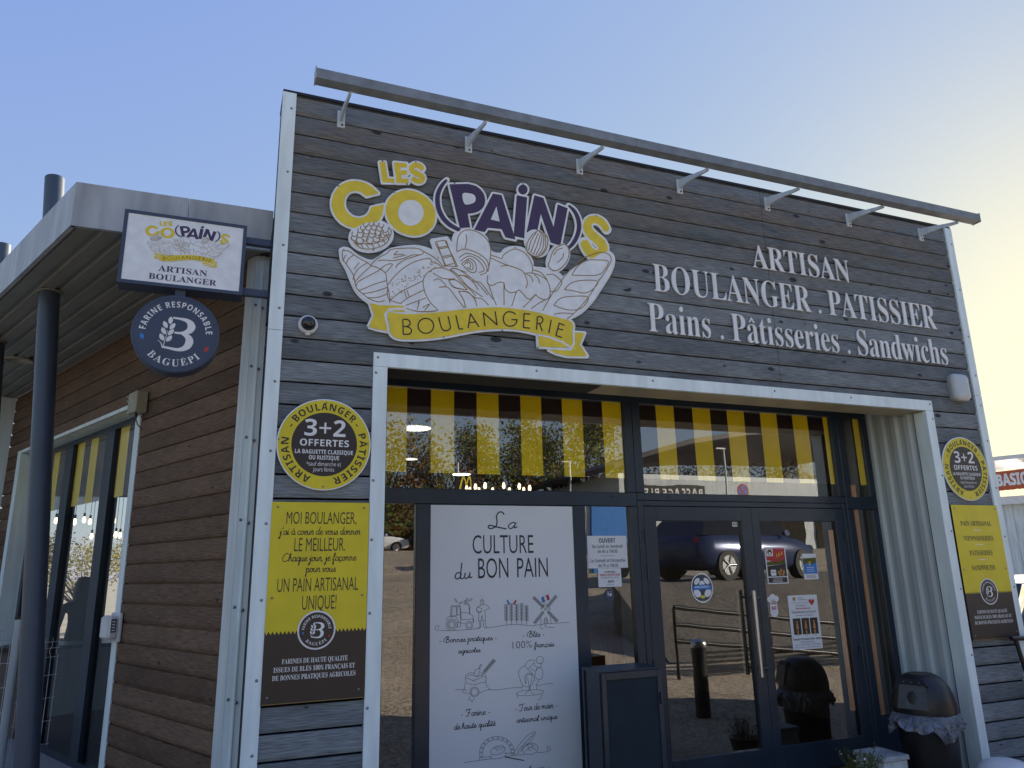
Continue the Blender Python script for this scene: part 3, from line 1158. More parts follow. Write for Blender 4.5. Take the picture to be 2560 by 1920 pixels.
LES = [ZA([(800, 105), (882, 105), (922, 340), (1012, 345), (1020, 405), (845, 400)]),
       ZA([(1010, 108), (1198, 125), (1200, 185), (1098, 180), (1108, 225), (1197, 228), (1205, 290), (1115, 288), (1122, 345), (1222, 348), (1225, 410), (1048, 408)])]
LES_S = (sm(ZA([(1418, 200), (1385, 165), (1325, 148), (1275, 175), (1272, 225), (1320, 262), (1385, 292), (1425, 330), (1410, 372), (1350, 382), (1285, 345)])), [z * .17179 for z in (72, 74, 76, 76, 78, 80, 80, 78, 74, 70, 66)])
CC = sm(ZA([(790, 560), (700, 470), (600, 410), (480, 382), (360, 385), (240, 440), (150, 540), (108, 660), (115, 790), (170, 900), (250, 985), (350, 1040), (460, 1062), (600, 1050), (740, 990), (830, 900), (865, 720)]), 3) + sm(ZA([(680, 760), (655, 830), (600, 890), (520, 915), (430, 905), (350, 850), (300, 770), (290, 690), (310, 610), (360, 550), (440, 525), (520, 540), (580, 580), (612, 605)]), 3)
OO = sm(ZA([(1190, 512), (1050, 550), (940, 640), (892, 760), (905, 890), (970, 1010), (1080, 1110), (1230, 1165), (1350, 1172), (1480, 1130), (1580, 1030), (1615, 900), (1600, 790), (1540, 680), (1440, 590), (1320, 530)]), 3, True)
OI = ell(*ZA([(1255, 842)])[0], 186 * .17179, 188 * .17179, 32)
PAR1 = (sm(ZB([(255, 150), (195, 220), (155, 310), (148, 400), (168, 500), (222, 600), (300, 672), (405, 728)])), [z * .217 for z in (28, 45, 52, 55, 55, 55, 52, 42)])
PAR2 = (sm(ZB([(1655, 442), (1720, 505), (1765, 600), (1775, 700), (1750, 800), (1705, 880), (1655, 930)])), [z * .217 for z in (22, 42, 50, 52, 50, 46, 38)])
PP = ZB([(285, 200), (500, 195)]) + sm(ZB([(500, 195), (600, 225), (675, 300), (697, 390), (670, 470), (600, 520), (495, 540)]), 4)[1:] + ZB([(525, 695), (405, 705)])
PPI = sm(ZB([(435, 310), (520, 305), (575, 330), (585, 380), (560, 415), (462, 430)]), 3, True)
AA = ZB([(785, 305), (885, 325), (1045, 835), (930, 810), (885, 715), (725, 700), (690, 750), (570, 722)])
AAI = ZB([(825, 455), (862, 628), (760, 605)])
II = ZB([(1060, 325), (1178, 350), (1145, 820), (1022, 795)])
IDOT = ell(*ZB([(1130, 260)])[0], 54 * .217, 57 * .217, 20)
NN = ZB([(1262, 325), (1365, 355), (1482, 690), (1530, 430), (1645, 475), (1560, 905), (1450, 870), (1335, 540), (1290, 770), (1172, 750)])
SS = (sm(ZB([(2095, 720), (2050, 650), (1980, 605), (1900, 615), (1870, 680), (1900, 755), (1980, 830), (2045, 900), (2040, 985), (1965, 1010), (1890, 965), (1835, 870)])), [z * .217 for z in (70, 82, 88, 92, 96, 100, 104, 108, 112, 112, 108, 96)])
TART = ell(*ZA([(680, 1180)])[0], 292 * .17179, 200 * .17179, 28, -8)
PASTRY = sm(ZRr([(436, 990), (452, 982), (480, 988), (520, 1020), (590, 1050), (640, 1028), (700, 988), (800, 973), (860, 978), (920, 1002), (940, 1030)]), 3) + ZRr([(908, 940), (985, 928), (1010, 962), (1030, 1000)]) + sm(ZRr([(1030, 1000), (1022, 935), (1040, 898), (1085, 883), (1140, 892), (1190, 932), (1212, 1000), (1265, 1012), (1290, 987), (1340, 977), (1390, 992), (1425, 1050), (1430, 1080), (1500, 1090), (1560, 1112), (1582, 1138)]), 3) + sm(ZRr([(1660, 1080), (1780, 1010), (1810, 1000), (1838, 1012), (1848, 1050), (1828, 1110), (1778, 1190), (1738, 1250), (1680, 1310), (1600, 1352)]), 3) + ZRr([(1400, 1310), (1100, 1300), (700, 1310), (600, 1272)]) + sm(ZRr([(600, 1272), (556, 1240), (518, 1200), (490, 1140), (470, 1090), (442, 1040)]), 3)
MADE = ell(*ZD([(1105, 225)])[0], 118 * .217, 160 * .217, 24, -30)
MACA = ell(*ZD([(1350, 400)])[0], 108 * .217, 165 * .217, 24, 28)
RIB = sm(ZE([(250, 190), (420, 212), (700, 197), (950, 167), (1180, 150), (1330, 152), (1560, 182), (1750, 227), (1900, 264), (1945, 292), (1957, 330), (1945, 380), (1950, 480), (1930, 520)]), 3) + sm(ZE([(1930, 520), (1880, 480), (1750, 430), (1600, 385), (1450, 355), (1300, 346), (1150, 353), (1000, 373), (800, 413), (600, 438), (420, 443), (320, 428), (272, 380), (268, 320), (248, 240)]), 3)[1:]
RIBS = [ZE([(88, 110), (180, 130), (390, 135), (405, 150), (380, 158), (250, 165), (228, 195), (235, 250), (250, 300), (252, 368), (150, 350), (75, 325), (125, 222)]),
        ZE([(272, 180), (408, 172), (405, 190), (335, 190)]),
        ZE([(1632, 405), (1740, 430), (1850, 475), (1926, 518), (1640, 512)]),
        ZE([(1735, 538), (1945, 546), (1968, 480), (1968, 380), (2060, 385), (2015, 490), (2085, 598), (1900, 595), (1800, 570)])]
RLET = [ZE(l) for l in ([(388, 262), (392, 398)], sm([(388, 262), (430, 262), (455, 285), (448, 315), (420, 326), (390, 326)], 3), sm([(390, 326), (425, 328), (460, 345), (468, 370), (448, 395), (392, 398)], 3),
                        sm([(718, 240), (740, 330), (765, 362), (800, 362), (825, 340), (822, 310), (803, 230)], 3), [(875, 222), (905, 350), (942, 347)], [(988, 340), (1010, 208), (1088, 330)], [(1000, 290), (1058, 285)],
                        [(1143, 322), (1128, 200), (1255, 312), (1236, 187)], sm([(1425, 215), (1395, 195), (1350, 192), (1320, 220), (1312, 260), (1325, 300), (1360, 322), (1400, 318), (1430, 295), (1437, 263)], 3) + [(1387, 263)],
                        [(1560, 212), (1502, 208), (1497, 335), (1557, 342)], [(1500, 270), (1555, 275)], [(1617, 355), (1625, 237)], sm([(1625, 237), (1650, 235), (1672, 250), (1672, 280), (1650, 298), (1622, 298)], 3), [(1645, 298), (1670, 368)],
                        [(1752, 265), (1730, 388)], [(1875, 315), (1825, 295), (1795, 408), (1850, 428)], [(1812, 345), (1862, 358)])]
RLET.append(ell(*ZE([(600, 320)])[0], 72 * .27125, 69 * .27125, 28) + [ell(*ZE([(600, 320)])[0], 72 * .27125, 69 * .27125, 28)[0]])
# brown drawing lines of the pastries
_c = lambda pts, n=4: sm(ZC(pts), n)
_d = lambda pts, n=4: sm(ZD(pts), n)
_a = lambda x, y, rx, ry=None, a0=0, a1=360: ell(*ZA([(x, y)])[0], rx * .17179, (ry or rx) * .17179, 14, 0, a0, a1)
THIN = [_c([(150, 430), (160, 560), (210, 630), (320, 800), (345, 920), (380, 1010), (470, 1090), (560, 1160), (700, 1210), (800, 1190)]), _c([(150, 430), (240, 430), (330, 490), (440, 560), (540, 610), (590, 650), (720, 700), (810, 770), (830, 880), (845, 1000), (840, 1100), (870, 1180), (880, 1230)]),
        _c([(330, 490), (240, 560), (212, 640)]), _c([(210, 490), (180, 540), (165, 590)]), _c([(540, 610), (400, 700), (325, 820), (320, 880)]), _c([(600, 655), (470, 770), (360, 890), (345, 930)]), _c([(730, 720), (560, 810), (400, 900), (362, 970)]), _c([(830, 885), (640, 940), (480, 1010), (410, 1035)]), _c([(845, 985), (660, 1050), (470, 1085)]), _c([(840, 1090), (700, 1140), (550, 1150)]), _c([(410, 610), (330, 710)]),
        _c([(590, 640), (700, 540), (830, 470), (900, 410), (1060, 390), (1290, 390), (1400, 440), (1560, 530), (1640, 600), (1700, 680)]), _c([(700, 580), (800, 570), (940, 580), (1100, 540), (1240, 490), (1350, 490), (1410, 440)]), _c([(930, 540), (1050, 510), (1120, 495)]), _c([(940, 490), (1090, 480)]), _c([(1000, 430), (940, 490)]), _c([(720, 720), (830, 640), (920, 630), (890, 680), (810, 770)]), _c([(970, 690), (1010, 630), (1120, 560), (1250, 520), (1350, 485)]),
        _c([(850, 950), (940, 830), (1080, 700), (1250, 600), (1400, 555), (1500, 550), (1530, 600), (1620, 630), (1680, 690)]), _c([(890, 1180), (1040, 1060), (1200, 980), (1390, 885)]), _c([(1050, 1230), (1140, 1160), (1270, 1090), (1400, 1030)]), _c([(1120, 1265), (1270, 1210), (1430, 1150)]), _c([(1130, 1310), (1280, 1350), (1440, 1358), (1600, 1345)]), _c([(900, 1190), (980, 1220), (1060, 1235)]), _c([(1100, 1040), (1140, 1160)]), _c([(1140, 1030), (1180, 1140)]), _c([(850, 990), (870, 1100), (890, 1200)]), _c([(1310, 1240), (1330, 1200), (1300, 1330)]), _c([(1380, 1300), (1490, 1240), (1410, 1340)]),
        _c([(1690, 690), (1560, 700), (1440, 780), (1390, 880), (1400, 1000), (1440, 1120), (1510, 1230), (1620, 1340)]), _c([(1690, 690), (1800, 730), (1900, 810), (1960, 890), (2070, 980), (2200, 1120)]), _c([(1550, 880), (1640, 860), (1740, 970), (1630, 985), (1770, 990), (1900, 1150), (2020, 1300)]), _c([(1540, 765), (1690, 850), (1880, 860)]), _c([(1780, 880), (1860, 990), (2060, 1025)]), _c([(1930, 1050), (2010, 1180), (2035, 1300)]), _c([(1800, 715), (1880, 700), (2050, 760)]), _c([(1920, 805), (2010, 810), (2170, 900)]), _c([(1780, 880), (1900, 880), (2070, 1020)]), _c([(1930, 1050), (2080, 1060), (2200, 1200)])]
for l in ([(1580, 290), (1720, 265), (1920, 670), (1740, 660), (1570, 290)], [(1615, 380), (1760, 355)], [(1625, 400), (1770, 375)], [(1670, 520), (1815, 490)], [(1680, 545), (1825, 510)], [(1700, 660), (1860, 620)], [(1600, 300), (1730, 680)], [(1740, 270), (1890, 660)]):
    THIN.append(ZC(l))
THIN += [_d([(185, 330), (195, 180), (250, 100), (340, 80), (450, 120), (540, 200), (575, 300), (560, 470), (540, 560)]), _d([(190, 330), (280, 300), (430, 350), (530, 430), (550, 500)]), _d([(210, 400), (300, 350), (430, 390), (510, 470), (530, 560), (450, 600)]), _d([(225, 440), (330, 380), (440, 440), (500, 540), (440, 570)]), _d([(240, 470), (330, 410), (400, 470), (400, 560), (330, 560), (240, 470)]), _d([(270, 480), (320, 430), (370, 480), (360, 540), (300, 510)]), _d([(300, 470), (320, 450), (345, 490), (330, 520)]), _d([(290, 130), (300, 200), (280, 290)]),
         _d([(570, 370), (640, 390), (700, 410), (720, 370), (790, 320), (860, 300), (960, 340), (1030, 430), (1055, 510), (1050, 575)]), _d([(570, 400), (700, 460), (780, 490), (900, 530), (960, 580), (995, 680), (980, 750)]), _d([(690, 500), (760, 488), (850, 510)]), _d([(960, 580), (1040, 575), (1130, 600), (1220, 660), (1255, 760), (1250, 850), (1200, 880), (1130, 860), (1090, 820)]), _d([(1060, 540), (1150, 570), (1220, 650)]), _d([(1210, 600), (1290, 590), (1370, 650), (1390, 690), (1330, 780), (1255, 785)]), _d([(985, 590), (1040, 620), (1060, 680)]), _d([(1070, 590), (1120, 640), (1135, 695)]),
         _d([(540, 600), (540, 700), (600, 715), (660, 685), (725, 690), (740, 760), (800, 800), (870, 790), (900, 770), (960, 830), (1000, 870), (1040, 870), (1090, 820)]), _d([(725, 690), (728, 945)]), _d([(870, 790), (815, 955)]), _d([(1090, 825), (1010, 910), (945, 970)]), _d([(1230, 870), (1130, 920), (1040, 985)]), _d([(545, 690), (600, 850), (640, 945)]),
         _d([(110, 535), (200, 600), (300, 720), (480, 850)]), _d([(110, 530), (180, 525), (290, 590), (420, 690), (540, 830)]), _d([(195, 605), (290, 610), (380, 690), (430, 770)]), _d([(90, 660), (150, 735), (300, 770)]), _d([(90, 655), (180, 660), (300, 760)]), _d([(205, 790), (260, 880), (285, 970)]), _d([(205, 785), (300, 795), (400, 860), (470, 870), (550, 945)]), _d([(385, 850), (415, 955)]), _d([(390, 680), (460, 690), (560, 820), (600, 880)]),
         _d([(1170, 1010), (1290, 800), (1450, 580), (1600, 430), (1720, 370), (1850, 335), (1940, 370), (1955, 440), (1890, 560), (1800, 690), (1700, 850), (1560, 1010), (1450, 1105)]), _d([(1505, 600), (1580, 490), (1680, 430), (1800, 425), (1925, 440), (1880, 540), (1790, 600), (1505, 600)]), _d([(1420, 765), (1500, 690), (1620, 660), (1805, 670), (1740, 770), (1640, 805), (1530, 780), (1420, 765)]), _d([(1300, 945), (1370, 870), (1480, 845), (1690, 850), (1640, 960), (1540, 1000), (1420, 990), (1300, 945)]), _d([(1300, 1050), (1380, 1035), (1520, 1040)]),
         _d([(1120, 85), (1050, 140), (1000, 220), (985, 300), (1020, 360), (1100, 385), (1180, 350), (1225, 260), (1220, 150), (1120, 85)]), _d([(1130, 100), (1200, 155), (1220, 150)]), _d([(1100, 110), (1040, 200), (1010, 310)]), _d([(1120, 120), (1075, 230), (1035, 340)]), _d([(1145, 130), (1110, 250), (1065, 360)]), _d([(1165, 140), (1145, 260), (1095, 370)]), _d([(1185, 150), (1175, 280), (1125, 370)]), _d([(1200, 165), (1205, 280), (1155, 360)]),
         _d([(1380, 255), (1300, 310), (1250, 440), (1240, 500), (1310, 550), (1390, 510), (1460, 420), (1475, 300), (1430, 245), (1380, 255)]), _d([(1410, 345), (1400, 400), (1340, 455)]), _d([(1400, 290), (1340, 310), (1300, 370)])]
for x, y, r in ((600, 1020, 32), (680, 1005, 34), (755, 1000, 38), (825, 1020, 38), (560, 1060, 36), (640, 1060, 40), (720, 1055, 40), (800, 1070, 42), (880, 1080, 48), (520, 1100, 36), (610, 1110, 44), (700, 1110, 42), (780, 1130, 44), (440, 1150, 40), (520, 1160, 46), (600, 1150, 44), (690, 1160, 46), (780, 1170, 44), (850, 1160, 46), (430, 1210, 40), (520, 1240, 52), (590, 1210, 46), (660, 1240, 50), (755, 1220, 50), (830, 1200, 40), (890, 1130, 44)):
    THIN.append(_a(x, y, r, None, -20, 230))
THIN += [sm(ZA([(385, 1200), (430, 1260), (500, 1300), (590, 1290), (680, 1300), (780, 1270), (880, 1240), (950, 1150)])), sm(ZA([(430, 1270), (520, 1350), (650, 1370), (780, 1345), (890, 1290), (955, 1180), (970, 1110), (930, 1050)]))]
for x, y in ((470, 1290), (540, 1320), (620, 1325), (700, 1325), (780, 1300), (860, 1260), (920, 1210)):
    THIN.append(sm(ZA([(x - 20, y - 35), (x + 5, y), (x + 22, y + 30)]), 2))
random.seed(3)
SEED = []
for i in range(64):
    u, v = random.random(), random.random()
    x, y = 900 + u * 700, 1010 - u * 420 + (v - .35) * (260 - 120 * u)
    if y > 560:
        a = random.random() * 3
        SEED.append(ZC([(x - 11 * math.cos(a), y - 11 * math.sin(a)), (x + 11 * math.cos(a), y + 11 * math.sin(a))]))


def logo_layers(art, mp, outline, b=0):
    """the whole shop emblem; outline: the thick white cut-out plates behind it"""
    yl, pu, wh = 'sign_y', 'purple', 'sign_w'
    if outline:
        bw, th = 4.6, .010
        bord = lambda p, w=bw: [p] + stroke(p, 2 * w, True, 8)
        fat = lambda s, w=bw: stroke(s[0], [x + 2 * w for x in s[1]], False, 8) + [ell(*s[0][i], s[1][j] / 2 + w, s[1][j] / 2 + w, 10) for i, j in ((0, 0), (-1, -1))]
        yield 'word_plate', bord(LES[0]) + bord(LES[1]) + fat(LES_S), th
        yield 'emblem_plate', sum((bord(p) for p in (CC, OO, PP, AA, II, IDOT, NN, PASTRY, RIB)), []) + sum((bord(p, 5.2) for p in RIBS + [RIB]), []) + fat(PAR1) + fat(PAR2) + fat(SS) + bord(TART, 7) + bord(MADE, 4) + bord(MACA, 4), th
    put = lambda ps, m, l: art.polys(ps, m, l + b, 0, mp)
    put(LES + stroke(*LES_S), yl, 1)
    put([CC, OO] + stroke(*SS), yl, 1)
    put([PP, AA, II, IDOT, NN] + stroke(*PAR1) + stroke(*PAR2), pu, 1)
    put([OI, PPI, AAI], wh, 2)
    put([PASTRY, TART, MADE, MACA], wh, 2.5)
    put(sum((stroke(l, 2.25, False, 0) for l in THIN), []) + sum((stroke(l, 1.7, False, 0) for l in SEED), []), 'gold', 3.2)
    put([RIB] + RIBS, yl, 4)
    put(stroke(ZE([(250, 190), (228, 210), (235, 260), (252, 320), (256, 372)]), 5.5) + stroke(ZE([(248, 172), (330, 160), (400, 160)]), 4) + stroke(ZE([(1632, 400), (1740, 425), (1860, 470), (1935, 522)]), 4.5) + stroke(ZE([(1640, 520), (1940, 540)]), 4.5) + stroke(ZE([(1938, 530), (1960, 480), (1958, 380), (1962, 350)]), 5), wh, 4.8)
    put(sum((stroke(l, 3.1) for l in RLET), []), 'black', 5.5)


big = thing('logo_sign', 'large cut-out bakery emblem in yellow, purple and white with pastries and ribbon', 'sign', (1.7, 0, 3.9))
printed = Art((0, -.0165, 0), step=.0009)
for nm, ps, th in logo_layers(printed, wall, True):
    pl = Art((0, -.006, 0))
    pl.polys(ps, 'sign_w', 0, th, wall)
    pl.build(nm, big)
printed.build('printed_emblem', big)
ls = MB()
for pts in (ZA([(845, 90), (1330, 105), (1200, 424), (205, 450), (1015, 540), (712, 1380), (280, 1378), (1650, 1495)]), ZB([(345, 185), (1133, 195), (1040, 930), (1972, 562), (2005, 1293)]), ZE([(62, 333), (765, 420), (1305, 362), (1632, 520), (2103, 610), (2095, 388)])):
    for p in pts:
        u = wall(p)
        ls.lathe([(0, .004), (.005, .0035), (.008, 0)], (u[0], -.0165, u[1]), 'screw', 8, 'y')
ls.build('screw', big)['kind'] = 'stuff'

# white serif letters on the wall: three lines, each letter a piece
for nm, txt, u0, u1, zb, cap, lab in (('raised_lettering', 'ARTISAN', 4.016, 5.143, 4.287, .222, 'top line of white serif letters on the wood wall reading ARTISAN'),
                                     ('raised_lettering', 'BOULANGER . PATISSIER', 2.973, 6.190, 3.934, .243, 'middle line of white serif letters reading BOULANGER . PATISSIER'),
                                     ('raised_lettering', 'Pains . Pâtisseries . Sandwichs', 2.900, 6.262, 3.579, .246, 'lowest line of white serif letters reading Pains . Pâtisseries . Sandwichs')):
    t = thing(nm, lab, 'lettering', ((u0 + u1) / 2, 0, zb), 'lines of white letters on the facade')
    vs, fs = text2d(txt, SERIF, 1.0, -.008)
    n = max(v[0] for v in vs)
    k = (u1 - u0) / n
    # split the line into its letters by connected pieces, joined where they overlap across
    par = list(range(len(vs)))

    def find(i):
        while par[i] != i:
            par[i] = par[par[i]]
            i = par[i]
        return i
    key = {}
    for i, v in enumerate(vs):
        q = (round(v[0], 4), round(v[1], 4))
        if q in key:
            par[find(i)] = find(key[q])
        else:
            key[q] = i
    for f in fs:
        for a in f[1:]:
            par[find(a)] = find(f[0])
    comp = {}
    for f in fs:
        comp.setdefault(find(f[0]), []).append(f)
    items = []
    for c, ff in comp.items():
        xsn = [vs[i][0] for f in ff for i in f]
        items.append([min(xsn), max(xsn), ff])
    items.sort(key=lambda q: q[0])
    letters = []
    for it in items:
        if letters and min(it[1], letters[-1][1]) - max(it[0], letters[-1][0]) > .6 * min(it[1] - it[0], letters[-1][1] - letters[-1][0]):
            letters[-1][2] += it[2]
            letters[-1][1] = max(letters[-1][1], it[1])
        else:
            letters.append(it)
    for x0, x1, ff in letters:
        used = sorted({i for f in ff for i in f})
        idx = {i: j for j, i in enumerate(used)}
        # weld doubles so that inner edges close
        wv, wi, mp_ = [], {}, {}
        for i in used:
            q = (round(vs[i][0], 4), round(vs[i][1], 4))
            if q not in wi:
                wi[q] = len(wv)
                wv.append((u0 + vs[i][0] * k, zb + vs[i][1] * cap))
            mp_[i] = wi[q]
        at = Art((0, .004, 0))
        at.tri(wv, [tuple(mp_[i] for i in f) for f in ff], 'letter', 0, .012)
        at.build('letter', t)


# ================================================================== round offer signs, yellow panels, roundel
def roundel(art, cx, cz, r, L, ring=None):
    """flour mill roundel: dark disc, lettering round it, a B with an ear of wheat"""
    if ring:
        art.polys([ell(cx, cz, r, r, 48)], 'whitep', L)
        r *= .91
    art.polys([ell(cx, cz, r, r, 48)], ring or 'navy', L + .7)
    k = r / 105.0
    h = lambda pts: [(cx + (x - 890) * .1326 * k, cz - (y - 790) * .1326 * k * 1.02) for x, y in pts]
    art.arc_text('FARINE RESPONSABLE', cx, cz, r * .70, r * .155, 90, 'whitep', L + 1.4, SANSB, 1.25, 172)
    art.arc_text('BAGUÉPI', cx, cz, r * .86, r * .175, 270, 'whitep', L + 1.4, SERIF, 1.2, 92, True)
    lf = lambda x, y, a, s=1.0: [(x + (u * math.cos(R(a)) - v * math.sin(R(a))) * s, y + (u * math.sin(R(a)) + v * math.cos(R(a))) * s) for u, v in ((0, -82), (32, -45), (44, 0), (30, 48), (0, 82), (-30, 48), (-44, 0), (-32, -45))]
    ps = [h(lf(770, 530, 4)), h(lf(683, 628, -28)), h(lf(815, 648, 32)), h(lf(662, 758, -28)), h(lf(797, 772, 34)), h(lf(640, 888, -28)), h(lf(775, 905, 34))]
    ps += stroke(h(sm([(735, 740), (720, 850), (700, 960), (685, 1060)])), [1.2 * k, 2.2 * k])
    ps += stroke(h(sm([(570, 955), (620, 990), (650, 1040), (670, 1095)])), [.8 * k, 2 * k, 4 * k])
    ps += stroke(h(sm([(812, 470), (930, 478), (1060, 500), (1140, 560), (1165, 630), (1130, 710), (1040, 760), (950, 775), (862, 772)], 4)), [k * z for z in (5, 6, 10, 17, 20, 17, 9, 6, 5)])
    ps += stroke(h(sm([(1000, 780), (1080, 815), (1140, 880), (1148, 950), (1120, 1030), (1040, 1095), (930, 1118), (800, 1100), (660, 1082)], 4)), [k * z for z in (6, 12, 18, 20, 18, 12, 8, 6.5, 6)])
    art.polys(ps, 'whitep', L + 1.4)
    art.polys([h(lf(285, 900, -24, .85))], 'blue', L + 1.4)
    art.polys([h(lf(1478, 1062, 28, .85))], 'red', L + 1.4)


def offer_sign(cx, cz, lab):
    t = thing('offer_sign', lab, 'sign', (cx, 0, cz), 'round yellow offer signs')
    d = MB()
    r = .2975
    d.lathe([(r, 0), (r, .008), (r - .003, .010), (0, .010)], (cx, 0, cz), 'sign_w', 64, 'y', False)
    d.build('disc', t)
    a = Art((cx, -.0105, cz), step=.001)
    a.polys([ell(0, 0, .290, .290, 64)], 'lemon', 0)
    a.polys([ell(0, 0, .207, .207, 64)], 'brownp', .7)
    a.arc_text('BOULANGER', 0, 0, .224, .046, 92, 'brownp', 1.4, SANSB, 1.2, 102)
    a.arc_text('PÂTISSIER', 0, 0, .224, .046, -28, 'brownp', 1.4, SANSB, 1.2, 93)
    a.arc_text('ARTISAN', 0, 0, .224, .046, 211, 'brownp', 1.4, SANSB, 1.2, 78)
    for an in (33.5, 152):
        a.arc_text('-', 0, 0, .224, .055, an, 'brownp', 1.4, SANSB)
    a.text('3+2', 0, .052, .26, .108, 'whitep', 1.4, SANSB)
    a.text('OFFERTES', 0, -.014, .31, .044, 'whitep', 1.4, SANSB)
    a.text('LA BAGUETTE CLASSIQUE', 0, -.064, .365, .027, 'whitep', 1.4, SANSB)
    a.text('OU RUSTIQUE', 0, -.101, .19, .027, 'whitep', 1.4, SANSB)
    a.text('*sauf dimanche et', 0, -.141, .215, .024, 'whitep', 1.4, SANS)
    a.text('jours fériés', 0, -.176, .133, .024, 'whitep', 1.4, SANS)
    a.build('printed_lettering', t)
    s = MB()
    for x, z in ((0, .272), (0, -.272), (-.285, .02), (.262, -.08)):
        s.lathe([(0, .003), (.005, .002), (.006, 0)], (cx + x, -.012, cz + z), 'screw', 8, 'y')
    s.build('screw', t)['kind'] = 'stuff'


offer_sign(.391, 2.555, 'round 3+2 OFFERTES sign above the panel headed MOI BOULANGER')
offer_sign(6.243, 2.572, 'round 3+2 OFFERTES sign above the panel listing PAIN ARTISANAL')


def panel(x0, z1, lab, left):
    t = thing('yellow_panel', lab, 'sign', (x0 + .3, 0, z1), 'yellow panels below the round signs')
    z0 = z1 - 1.172
    b = MB()
    b.box(x0, x0 + .6, -.010, .002, z0, z1, 'brownp')
    b.build('plate', t)
    a = Art((x0, -.0105, z0), step=.001)
    zz, zig = .408, []
    n = 26
    for i in range(n + 1):
        zig += [(.6 * i / n, zz)] + ([(.6 * (i + .5) / n, zz - .020)] if i < n else [])
    a.tri(zig + [(.6, 1.172), (0, 1.172)], [tuple(range(len(zig) + 2))], 'lemon', 0)
    a.polys(stroke([(.003, .003), (.597, .003)], .004, False, 0), 'gold', 0)
    if left:
        for s, z, w, h, cx in (('MOI BOULANGER,', 1.038, .43, .074, .305), ('LE MEILLEUR.', .872, .31, .080, .300), ('UN PAIN ARTISANAL', .632, .485, .080, .300), ('UNIQUE!', .525, .205, .082, .31)):
            a.text(s, cx, z, w, h, 'brownp', 1, None, bold=-.004)
        for s, z, w, h, cx in (("j'ai à cœur de vous donner", .972, .49, .040, .30), ('Chaque jour, je façonne', .812, .45, .042, .30), ('pour vous', .746, .18, .040, .31)):
            a.hand(s, cx, z, w, .024, 'brownp', 1, .0046)
    else:
        for s, z, w in (('PAIN ARTISANAL', .985, .40), ('VIENNOISERIES', .852, .385), ('PÂTISSERIES', .722, .295), ('SANDWICHS', .592, .30)):
            a.text(s, .285, z, w, .042, 'brownp', 1, SERIF)
        for z in (.945, .818, .684):
            a.polys([[(.235, z - .003), (.335, z - .003), (.335, z + .003), (.235, z + .003)]], 'whitep', 1)
    roundel(a, .30, .405, .113, 1.5, 'brownp')
    for s, z, w in (('FARINES DE HAUTE QUALITÉ', .222, .385), ('ISSUES DE BLÉS 100% FRANÇAIS ET', .177, .475), ('DE BONNES PRATIQUES AGRICOLES', .132, .485)):
        a.text(s, .30, z, w, .027, 'whitep', 1, SERIF)
    a.build('printed_lettering', t)
    s = MB()
    for x, z in ((.035, 1.14), (.565, 1.14), (.03, .60), (.57, .60), (.035, .04), (.565, .05)):
        s.lathe([(0, .004), (.006, .003), (.0075, 0)], (x0 + x, -.0115, z0 + z), 'screw', 8, 'y')
    s.build('screw', t)['kind'] = 'stuff'


panel(.090, 2.183, 'tall yellow and brown panel headed MOI BOULANGER with a flour roundel', True)
panel(5.965, 2.235, 'tall yellow and brown panel listing PAIN ARTISANAL, VIENNOISERIES and SANDWICHS', False)

# ------------------------------------------------------------------ hanging signs at the left corner
t = thing('hanging_light_box', 'white rectangular light box sign in a dark frame, hung out from the left corner', 'sign', (-.54, .07, 3.515))
X0, X1, ZB_, ZT_ = -.900, -.172, 3.515, 4.007
b = MB()
fwid = .022
b.box(X0, X1, .004, .15, ZB_, ZB_ + fwid, 'navy')
b.box(X0, X1, .004, .15, ZT_ - fwid, ZT_, 'navy')
b.box(X0, X0 + fwid, .004, .15, ZB_ + fwid, ZT_ - fwid, 'navy')
b.box(X1 - fwid, X1, .004, .15, ZB_ + fwid, ZT_ - fwid, 'navy')
b.box(X0 + fwid, X1 - fwid, .02, .145, ZB_ + fwid, ZT_ - fwid, 'dark')
b.build('case', t)
b = MB()
b.box(X0 + fwid - .004, X1 - fwid + .004, .008, .018, ZB_ + fwid - .004, ZT_ - fwid + .004, 'sign_w')
b.build('face', t)
b = MB()
for z in (3.905, 3.54):
    b.box(X1 + .001, .003, .055, .10, z, z + .045, 'navy')
b.box(-.012, .003, .03, .13, 3.36, 4.02, 'sidedark')
b.tube([(-.17, .08, 3.585), (-.06, .08, 3.578)], .006, 'screw', 6)
b.build('bracket', t)
pa = Art((0, .0072, 0), step=.0006)
q0, q1 = wall((823, 400)), wall((1532, 902))
s0, s1 = UV(363, 550), UV(566, 671)
kx, kz = (s1[0] - s0[0]) / (q1[0] - q0[0]), (s1[1] - s0[1]) / (q1[1] - q0[1])
pa.fn = lambda p: (s0[0] + (p[0] - q0[0]) * kx, s0[1] + (p[1] - q0[1]) * kz)
for _ in logo_layers(pa, wall, False):
    pass
pa.fn = None
pa.text('ARTISAN', -.535, 3.617, .285, .038, 'purple', 1, SERIF)
pa.text('BOULANGER', -.530, 3.559, .395, .038, 'purple', 1, SERIF)
pa.build('printed_lettering', t)

t = thing('round_hanging_sign', 'round dark blue sign with white B and wheat ear under the light box', 'sign', (-.54, .06, 3.215))
b = MB()
b.lathe([(.252, -.12), (.252, 0), (.247, .004), (.236, .004), (.232, 0), (0, 0)], (-.54, .0, 3.213), 'navy', 64, 'y', False)
b.box(-.57, -.51, .03, .09, 3.462, 3.514, 'navy')
b.build('disc', t)
a = Art((0, -.001, 0), step=.0008)
roundel(a, -.54, 3.213, .245, 0)
a.build('printed_lettering', t)

